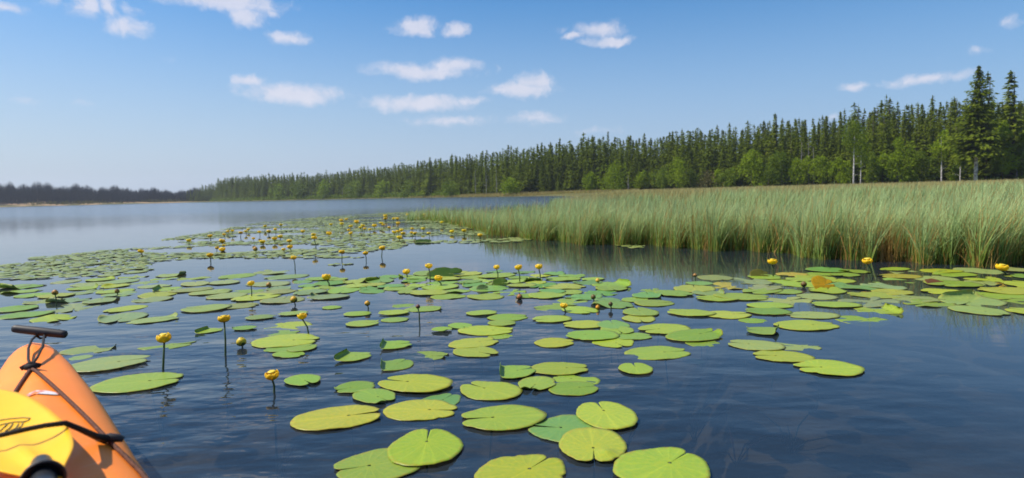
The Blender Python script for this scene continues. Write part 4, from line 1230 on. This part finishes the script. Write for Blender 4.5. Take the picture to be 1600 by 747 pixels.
FL = [
 (256,527,22,254,578,'yellow flower on a thick stalk, nearest the kayak bow'),
 (350,497,19,352,556,'yellow flower on the tallest straight stalk, beyond the kayak bow'),
 (425,585,22,428,613,'nearest yellow flower on a short stalk, alone in dark rippled water'),
 (472,493,15,483,523,'yellow flower on a stalk leaning left over the long pad'),
 (510,432,14,515,447,'yellow flower with a leaf behind it, left of the crowded raft'),
 (670,415,12,672,441,'yellow flower on an upright stalk, just left of the large dark raised leaf'),
 (685,434,13,690,447,'yellow flower leaning in front of the large dark raised leaf'),
 (635,424,12,636,433,'low yellow flower at the left back of the crowded raft'),
 (776,417,10,778,437,'left and smallest of the three upright yellow flowers on the crowded raft'),
 (810,417,12,812,441,'middle of the three upright yellow flowers on the crowded raft'),
 (842,416,12,844,438,'right one of the three upright yellow flowers on the crowded raft'),
 (881,477,12,883,487,'lone short yellow flower in front of the crowded raft'),
 (1207,408,15,1208,432,'yellow flower on a pale stalk before the sedge, left of the right-hand pair'),
 (1355,407,15,1364,432,'yellow flower leaning left before the tuft of dead sedge'),
 (1566,417,18,1573,430,'rightmost yellow flower, low before the sedge bed'),
 (392,442,11,393,464,'yellow flower on a thin stalk over the loose raft, left of the small yellow bud'),
 (459,402,9,461,421,'yellow flower on a long dark stalk at the near rim of the far carpet'),
 (534,393,9,534,408,'left of three yellow flowers spaced out over the calm channel'),
 (571,395,9,572,407,'middle of three yellow flowers spaced out over the calm channel'),
 (597,387,10,596,401,'right one of three yellow flowers spaced out over the calm channel'),
 (328,398,10,329,409,'bright yellow flower left of the close pair over the far left raft'),
 (347,389,10,351,395,'lower flower of the close pair over the far left raft'),
 (347,376,9,348,386,'upper flower of the close pair over the far left raft'),
 (220,392,9,223,401,'lone yellow flower far out on the left raft'),
 (453,385,9,455,394,'lower flower of two stacked yellow heads left of the channel flowers'),
 (452,376,8,453,384,'upper flower of two stacked yellow heads left of the channel flowers'),
 (491,371,9,494,390,'yellow flower on a long stalk halfway across the far carpet'),
 (750,367,8,751,372,'pale orange flower low at the front of the thin sedge'),
 (862,355,8,862,361,'yellow flower against the sedge beside a smaller one'),
 (848,356,6,848,361,'small yellow flower left of its larger neighbour against the sedge'),
]
for f_ in FL: flower(*f_)
BUDS = [
 (377,534,15,378,543,'half-sunk yellow-green bud right of the tallest flower stalk',(3.4,3.6,.7)),
 (459,468,11,461,477,'small yellow bud on the water at the end of the loose raft',(3.4,2.8,.5)),
 (574,474,9,575,484,'small floating yellow-topped bud alone in open water',(3.4,2.6,.6)),
 (653,479,7,655,501,'purple-brown seed head on a thin stalk in open water',(.8,.45,.8)),
 (812,464,9,812,468,'brown orange bud at the near rim of the crowded raft',(1.8,1.0,.6)),
 (927,464,8,927,471,'dark round seed pod standing on the crowded raft',(.8,.8,.6)),
 (954,475,7,954,483,'dark seed pod reflected in water right of the crowded raft',(.6,.6,.5)),
 (934,438,7,934,443,'pale yellow bud at the back right of the crowded raft',(3.8,3.2,1.0)),
 (934,480,7,934,484,'small orange bud resting on a pad right of the lone short flower',(3.6,2.2,.4)),
 (1086,430,6,1086,438,'tiny pale brown bud on a stalk left of the right-hand raft',(2.0,1.4,1.0)),
 (1256,444,9,1256,449,'dark brown bud left of the yellow dying leaf',(.8,.7,.5)),
 (86,457,9,88,478,'tan bud on a stalk far left beyond the kayak handle',(2.4,1.6,.7)),
 (183,455,7,183,461,'dull brownish bud low on the loose left raft',(1.3,1.1,.6)),
 (420,445,8,421,449,'tan bud on the loose raft right of the thin-stalked flower',(2.2,1.7,.8)),
 (399,389,7,400,395,'brownish yellow bud at the near left rim of the far carpet',(2.6,1.9,.7)),
]
for (a, b, w, c_, d_, lab, tone) in BUDS: flower(a, b, w, c_, d_, lab, 'bud', None, tone)
far_f = [(295,375,7),(328,368,7),(376,363,6),(339,387,6),(429,372,8),(438,369,7),(410,377,8),(443,389,6),(490,366,7),(514,364,8),(420,361,6),(473,361,6),(388,358,5),(430,358,5),(414,353,5),(439,351,5),(517,350,5),
 (533,344,6),(534,349,6),(541,342,5),(557,346,7),(548,353,6),(548,364,6),(567,352,6),(563,355,5),(570,357,5),(578,358,5),(585,352,7),(596,348,6),(599,351,5),(602,337,6),(602,341,6),(615,341,5),(621,341,5),(622,348,6),(608,355,5),
 (616,362,7),(622,361,6),(627,359,6),(630,364,7),(624,370,8),(644,357,5),(648,364,6),(643,363,5),(661,357,6),(670,364,6),(690,347,5),(706,361,7),(725,360,7),(745,344,7),(765,348,6),(767,358,6),(782,356,5),(792,355,5),(637,335,5),(662,335,5),(727,335,5),(350,366,5),(356,361,5),(363,360,5),(396,372,5),(405,362,5),(350,383,5),(384,361,5),(545,359,5)]
for (x, y, w) in far_f:
    flower(x, y, w, x + rng.uniform(-1, 1.5), y + rng.uniform(5, 8), 'small yellow flower dotting the far carpet of pads', 'flower', 'flowers of the far carpet', (.97, rng.uniform(.98, 1.12), 1), 1.08, False)

# water weeds under the surface
def weed(px, py, lab, seed, col):
    p = at(px, py, -.35); r = random.Random(seed); mb = MB()
    for k in range(5):
        a = r.uniform(0, 6.28); L = r.uniform(.10, .26); h0 = r.uniform(.12, .26)
        q = [Vector((0, 0, -.28)), Vector((math.cos(a) * L * .3, math.sin(a) * L * .3, -.28 + h0 * .6)), Vector((math.cos(a) * L, math.sin(a) * L, -.28 + h0))]
        mb.tube(q, [.003, .0045, .0015], 5)
    t = NT('waterweed_leaf'); tcn = t.n('ShaderNodeTexCoord')
    m = t.done(t.princ(t.ramp(t.noise(tcn.outputs['Object'], 8, 3), [(.3, col), (.7, tuple(c_ * 1.8 for c_ in col))]), .6, .2))
    o = link('waterweed', mb.mesh('waterweed', m), None, (p.x, p.y, -.30)); tag(o, lab, 'water weed')
weed(1085, 625, 'dim green waterweed fan under the water right of the heart-shaped pad', 1, (0.020, 0.044, 0.016))
weed(1235, 640, 'dim green waterweed strands deep under the open water at the right', 2, (0.016, 0.044, 0.020))
weed(1150, 655, 'reddish brown waterweed under the open water between the green weeds', 3, (0.052, 0.020, 0.020))
weed(430, 690, 'brown waterweed under the rippled water left of the large wavy pad', 4, (0.048, 0.028, 0.016))
weed(975, 640, 'thin dark waterweed rising beside the heart-shaped pad', 5, (0.016, 0.024, 0.012))

# ------------------------------------------------------------------ kayak
KA = math.radians(38.5)
ax = Vector((-math.sin(KA), math.cos(KA), 0)); rt = Vector((math.cos(KA), math.sin(KA), 0))
def K(s, t_, z): return ax * s + rt * t_ + Vector((0, 0, z))
def st(px, py, z):
    p = at(px, py, z); return p.dot(ax), p.dot(rt)
t = NT('orange_plastic'); tcn = t.n('ShaderNodeTexCoord')
n = t.noise(tcn.outputs['Object'], 180, 3); nb = t.noise(tcn.outputs['Object'], 5, 4)
mp = t.n('ShaderNodeMapping'); t.l(tcn.outputs['Object'], mp.inputs[0]); mp.inputs['Rotation'].default_value = (0, 0, -KA); mp.inputs['Scale'].default_value = (60, 2, 10)
scr = t.noise(mp.outputs[0], 3, 5, .7)
c = t.mix(t.maprange(nb, .3, .7), (.90, .225, .018), (.94, .275, .04))
c = t.mix(t.math('MULTIPLY', t.maprange(scr, .60, .72), .30), c, (.90, .50, .30))
MAT['hull'] = t.done(t.princ(c, t.maprange(nb, .3, .7, .42, .58), .22, t.bump(n, .12, .002)))
def plain(name, col, rough=.5, spec=.5, sc=40, var=.25):
    t = NT(name); tcn = t.n('ShaderNodeTexCoord'); n = t.noise(tcn.outputs['Object'], sc, 4)
    return t.done(t.princ(t.ramp(n, [(.3, tuple(c_ * (1 - var) for c_ in col)), (.7, tuple(min(1, c_ * (1 + var)) for c_ in col))]), rough, spec, t.bump(n, .15, .002)))
MAT['black'] = plain('black_rubber', (.022, .020, .022), .55, .4)
MAT['rope'] = plain('brown_bungee_cord', (.10, .045, .030), .8, .2, 200, .5)
MAT['blackcord'] = plain('black_bungee_cord', (.018, .016, .016), .7, .2, 200, .5)
MAT['yellow'] = plain('yellow_plastic', (.84, .45, .010), .42, .22, 12, .05)
MAT['shaft'] = plain('dark_aluminium', (.018, .02, .024), .3, .6, 30, .15)
MAT['ink'] = plain('grey_print', (.20, .18, .07), .6, .3)
MAT['sticker'] = None
t = NT('sticker_print'); tcn = t.n('ShaderNodeTexCoord')
MAT['sticker'] = t.done(t.princ(t.mix(t.maprange(t.noise(tcn.outputs['Object'], 45, 2), .47, .55), (.75, .68, .66), (.62, .22, .16)), .4, .5))
kay = empty('kayak', (0, 0, 0)); tag(kay, 'orange plastic kayak, only its bow in view, with a black carry handle', 'kayak')
ST = [ # s, half width, gunwale z, ridge z, chine half width, keel z
 (2.475, .030, .296, .312, .016, .24), (2.43, .052, .290, .320, .030, .16), (2.36, .066, .285, .326, .036, .08), (2.20, .086, .278, .332, .045, .0), (1.86, .119, .262, .338, .075, -.06), (1.58, .138, .245, .338, .10, -.08),
 (1.35, .152, .232, .336, .12, -.09), (1.0, .185, .222, .332, .16, -.10), (.7, .235, .215, .335, .20, -.10), (.5, .27, .212, .34, .23, -.10), (.2, .30, .21, .345, .26, -.10), (-.2, .31, .21, .335, .27, -.10), (-.6, .28, .21, .30, .24, -.10), (-1.0, .21, .22, .29, .17, -.08), (-1.4, .12, .24, .29, .09, -.03), (-1.65, .04, .27, .29, .02, .10)]
def dense(ST, sub=5):
    out = []
    s_ = np.array([q[0] for q in ST])[::-1]; ss = np.concatenate([np.linspace(a, b, sub, endpoint=False) for a, b in zip(s_[:-1], s_[1:])] + [[s_[-1]]])
    cols = [np.interp(ss, s_, np.array([q[k] for q in ST])[::-1]) for k in range(1, 6)]
    for k in range(5):
        for _ in range(2): cols[k][1:-1] = (cols[k][:-2] + cols[k][1:-1] * 2 + cols[k][2:]) / 4
    return list(zip(ss, *cols))[::-1]
DS = dense(ST)
def deck_z(s, t_):
    s_ = np.array([q[0] for q in DS])[::-1]
    hw = np.interp(s, s_, [q[1] for q in DS][::-1]); zg = np.interp(s, s_, [q[2] for q in DS][::-1]); zr = np.interp(s, s_, [q[3] for q in DS][::-1])
    f = min(1, abs(t_) / hw)
    return float(zr - (zr - zg) * (.62 * f ** 1.15 + .38 * f ** 6))
mb = MB(); ring = []
ND = 15
for (s, hw, zg, zr, cw, kz) in DS:
    sec = []
    for k in range(ND):
        f = -1 + 2 * k / (ND - 1); a = abs(f)
        sec.append((f * hw, zr - (zr - zg) * (.62 * a ** 1.15 + .38 * a ** 6)))
    side = [(hw * 1.0 + .004, zg - .012), (hw * .985, zg - .035), (hw * .9 + cw * .1, zg * .55 + kz * .1), (cw, kz * .75 + .02), (cw * .6, kz * .93), (0, kz)]
    full = sec + side + [(-a, b) for (a, b) in side[-2::-1]]
    ring.append([K(s, a, b) for a, b in full])
nn = len(ring[0]); vs_ = [p for q in ring for p in q]; fs_ = []
CUT = lambda s, t_: ((s - .05) / .42) ** 2 + (t_ / .21) ** 2 < 1       # cockpit opening
for i in range(len(ring) - 1):
    sm = (DS[i][0] + DS[i + 1][0]) / 2; hw = (DS[i][1] + DS[i + 1][1]) / 2
    for j in range(nn):
        j2 = (j + 1) % nn
        if j < ND - 1 and CUT(sm, (-1 + 2 * (j + .5) / (ND - 1)) * hw): continue
        fs_.append((i * nn + j, i * nn + j2, (i + 1) * nn + j2, (i + 1) * nn + j))
fs_.append(tuple(range(nn))); fs_.append(tuple((len(ring) - 1) * nn + j for j in reversed(range(nn))))
mb.add(vs_, fs_)
link('hull', mb.mesh('hull', MAT['hull']), kay)
mb = MB(); mb.tube([K(.05 + .44 * math.cos(q), .225 * math.sin(q), .352) for q in np.linspace(0, 2 * PI, 49)], .014, 8, False); link('cockpit_rim', mb.mesh('cockpit_rim', MAT['black']), kay)
mb = MB(); vs_ = [K(-.25, -.19, -.02), K(-.25, .19, -.02), K(.12, .19, 0), K(.12, -.19, 0), K(-.25, -.19, .02), K(-.25, .19, .02), K(.12, .19, .05), K(.12, -.19, .05)]
mb.add(vs_, [(0, 1, 2, 3), (4, 7, 6, 5), (0, 4, 5, 1), (1, 5, 6, 2), (2, 6, 7, 3), (3, 7, 4, 0)]); link('seat', mb.mesh('seat', MAT['black'], False), kay)
# carry handle: a toggle across the bow on a loop of cord
hs_, ht_ = st(61, 520, .354)
def toPix(px, py, z): s, t2 = st(px, py, z); return K(s, t2, z)
hl = K(hs_ + .030, ht_ - .060, .372); hr = K(hs_ - .046, ht_ + .064, .346)
mb = MB(); d = (hr - hl)
mb.tube([hl - d * .02, hl, hl + d * .06, hl + d * .5, hr - d * .06, hr, hr + d * .02], [.008, .0115, .0125, .0135, .0125, .0115, .008], 14)
hd = link('carry_handle', mb.mesh('carry_handle', MAT['black']), kay)
hm = (hl + hr) / 2
def on_deck(px, py, lift=0.0):
    z = .30
    for _ in range(12):
        s, t2 = st(px, py, z); z = .5 * z + .5 * (deck_z(s, t2) + lift)
    return s, t2
kn_s, kn_t = on_deck(48, 574, .008)
knz = deck_z(kn_s, kn_t) + .010
kn = K(kn_s, kn_t, knz)
mb = MB()
for off_ in (-.010, .010):
    mid_ = (hm + kn) / 2 + rt * off_ * 1.6; mid_.z = max(mid_.z, deck_z(mid_.dot(ax), mid_.dot(rt)) + .008)
    mb.tube([hm + rt * off_ + Vector((0, 0, -.012)), hm.lerp(mid_, .5) + rt * off_ * .6, mid_, kn.lerp(mid_, .4) + rt * off_ * .3, kn], .0034, 6)
mb.tube([hm + d * .12, hm + d * .1 + Vector((0, 0, -.017)), hm + Vector((0, 0, -.022)), hm - d * .06 + Vector((0, 0, -.016)), hm - d * .08], .0035, 6)
link('handle_cord', mb.mesh('handle_cord', MAT['blackcord']), hd)
mb = MB(); mb.lathe([(.004, -.008), (.014, -.006), (.017, 0), (.012, .007), (.003, .009)], 12, kn)
mb.tube([kn + rt * .02 + Vector((0, 0, -.002)), kn + Vector((0, 0, .008)), kn - rt * .02 + Vector((0, 0, -.002))], .006, 8)
link('cord_knot', mb.mesh('cord_knot', MAT['blackcord']), kay)
def deckline(p0, p1, lift=.005, n=14):
    out = []
    for k in range(n):
        f = k / (n - 1); s = p0[0] + (p1[0] - p0[0]) * f; t2 = p0[1] + (p1[1] - p0[1]) * f
        out.append(K(s, t2, deck_z(s, t2) + lift))
    return out
eyeR = on_deck(172, 690, .006); eyeL = (eyeR[0], -eyeR[1])
for e in (eyeR, eyeL):
    mb = MB(); mb.tube(deckline((kn_s, kn_t), e), .0042, 7)
    link('deck_cord', mb.mesh('deck_cord', MAT['rope']), kay)
    mb = MB(); sg = 1 if e[1] > 0 else -1
    mb.tube(deckline(e, (1.25, sg * .135)) + deckline((1.24, sg * .136), (.85, sg * .18)), .0042, 7)
    link('deck_cord', mb.mesh('deck_cord', MAT['rope']), kay)
    mb = MB(); pe = K(e[0], e[1], deck_z(*e) + .006)
    dr_ = (rt * .9 * sg - ax * .25).normalized()
    mb.tube([pe - dr_ * .026, pe - dr_ * .012 + Vector((0, 0, .006)), pe + Vector((0, 0, .008)), pe + dr_ * .014 + Vector((0, 0, .004)), pe + dr_ * .022], [.005, .008, .0085, .0075, .005], 10)
    link('pad_eye', mb.mesh('pad_eye', MAT['black']), kay)
sS, sT = on_deck(66, 614)
mb = MB(); vs_ = []
for k in range(28):
    a = 2 * PI * k / 28; s = sS + .017 * math.sin(a) + .0; t2 = sT + .032 * math.cos(a)
    vs_.append(K(s, t2, deck_z(s, t2) + .0022))
cs = K(sS, sT, deck_z(sS, sT) + .0024); mb.add(vs_ + [cs], [(k, (k + 1) % 28, 28) for k in range(28)])
lo = link('deck_sticker', mb.mesh('deck_sticker', MAT['sticker']), kay); lo['label'] = 'small oval white and red sticker'

# paddle lying on the foredeck under the bungee
pad = empty('paddle', (0, 0, 0)); tag(pad, 'paddle with a yellow spoon blade and black shaft lying on the kayak deck', 'paddle')
BZ = .362
f0 = Vector((*st(80, 764, BZ), 0)); 
bd = Vector((.61, -.098, 0)).normalized(); bw = Vector((-bd.y, bd.x, 0))   # in (s,t); +bw points left
def B(l, w, z): q = f0 + bd * l - bw * -w * -1; return K(q.x, q.y, z)
prof = [(-.02, .014), (.015, .02), (.05, .038), (.10, .060), (.17, .074), (.25, .080), (.34, .081), (.43, .077), (.50, .068), (.555, .052), (.59, .032), (.605, .014)]
ll = np.linspace(-.02, .665, 44); ww = np.interp(ll, [q[0] * 1.1 for q in prof], [q[1] for q in prof])
for _ in range(2): ww[1:-1] = (ww[:-2] + 2 * ww[1:-1] + ww[2:]) / 4
def blade_z(l, f): return BZ + .004 + .030 * max(0, 1 - l / .6) * .5 - .016 * (1 - f * f) * math.sin(PI * min(1, max(0, l / .6))) + .012 * math.exp(-(f / .18) ** 2) * max(0, 1 - l / .45)
NW = 17
vs_ = []
for layer in (0, -.006):
    for l, w in zip(ll, ww * .86):
        for k in range(NW):
            f = -1 + 2 * k / (NW - 1)
            vs_.append(B(l, f * w, blade_z(l, f) + layer * (1 - .6 * abs(f) ** 4)))
fs_ = []; N_ = len(ll) * NW
for i in range(len(ll) - 1):
    for k in range(NW - 1):
        q = i * NW + k; fs_.append((q, q + 1, q + NW + 1, q + NW)); fs_.append((q + N_, q + NW + N_, q + NW + 1 + N_, q + 1 + N_))
for i in range(len(ll) - 1):
    for q in (i * NW, i * NW + NW - 1): fs_.append((q, q + NW, q + NW + N_, q + N_))
for k in range(NW - 1):
    for q in (k, (len(ll) - 1) * NW + k): fs_.append((q, q + 1, q + 1 + N_, q + N_))
mb = MB(); mb.add(vs_, fs_)
bl = link('blade', mb.mesh('blade', MAT['yellow']), pad)
# shaft and drip ring
sh0 = B(.05, 0, BZ + .022); sh1 = K(.12, .0, .40)
sd = (sh1 - sh0).normalized()
mb = MB(); mb.tube([sh0, sh0.lerp(sh1, .05), sh0.lerp(sh1, .5), sh1], [.013, .0155, .0158, .0158], 16); link('shaft', mb.mesh('shaft', MAT['shaft']), pad)
mb = MB(); mb.lathe([(.0165, -.012), (.019, -.008), (.0235, .004), (.0262, .016), (.0250, .019), (.0222, .016), (.019, .008), (.0162, .004)], 24, sh0 + sd * .055, sd); link('drip_ring', mb.mesh('drip_ring', MAT['black']), pad)
# printed wing mark on the blade
mb = MB()
def onblade(px, py):
    s, t2 = st(px, py, BZ); q = Vector((s, t2, 0)) - f0; l = q.dot(bd); w = q.dot(bw)
    wl_ = float(np.interp(l, ll, ww * .86)); return K(s, t2, blade_z(l, max(-1, min(1, w / wl_))) + .0012)
for path in [[(-22, 662), (-4, 655), (16, 652), (36, 652), (47, 654), (44, 657), (32, 658)], [(-14, 667), (4, 661), (22, 657), (40, 658)], [(0, 672), (8, 664), (12, 659)], [(8, 673), (14, 668), (20, 659)], [(16, 672), (24, 667), (29, 660)], [(24, 670), (33, 664), (36, 659)], [(-16, 668), (-8, 671), (0, 672)]]:
    mb.tube([onblade(*q) for q in path], .0011, 5)
lg = link('printed_mark', mb.mesh('printed_mark', MAT['ink']), bl); lg['label'] = 'faint dark line drawing of a wing'
# bungee across blade, hooked to both pad eyes: part of the kayak
e1 = K(eyeR[0], eyeR[1], deck_z(*eyeR) + .012)
def over(px, py, z): s, t2 = st(px, py, z); return K(s, t2, z)
pts_ = [e1, over(150, 682, deck_z(*on_deck(150, 682)) + .016), over(124, 670, .362), over(102, 661, .384), over(70, 665, .388), over(40, 671, .388), over(10, 678, .387), over(-30, 687, .384)]
e2 = K(eyeL[0], eyeL[1], deck_z(*eyeL) + .012)
pts_ += [pts_[-1].lerp(e2, .5) + Vector((0, 0, .01)), e2]
mb = MB(); mb.tube(pts_, [.0062, .0062, .005, .0045] + [.0042] * (len(pts_) - 4), 8)
link('bungee_cord', mb.mesh('bungee_cord', MAT['blackcord']), kay)

# ------------------------------------------------------------------ haze over the lake
HAZE = 0.00022
if HAZE > 0:
    x0, z0, z1 = 1150, -2.0, 45.0
    bm = bmesh.new(); bmesh.ops.create_cube(bm, size=1.0)
    for v in bm.verts: v.co = Vector((v.co.x * 2 * x0, v.co.y * 2 * x0, z0 + (v.co.z + .5) * (z1 - z0)))
    me = bpy.data.meshes.new('haze'); bm.to_mesh(me); bm.free()
    t = NT('haze_air')
    pv = t.n('ShaderNodeVolumePrincipled'); pv.inputs['Color'].default_value = (.80, .88, 1.0, 1); pv.inputs['Density'].default_value = HAZE; pv.inputs['Anisotropy'].default_value = .2
    t.l(pv.outputs[0], t.out.inputs['Volume'])
    me.materials.append(t.m)
    tag(link('haze', me), kind='stuff')
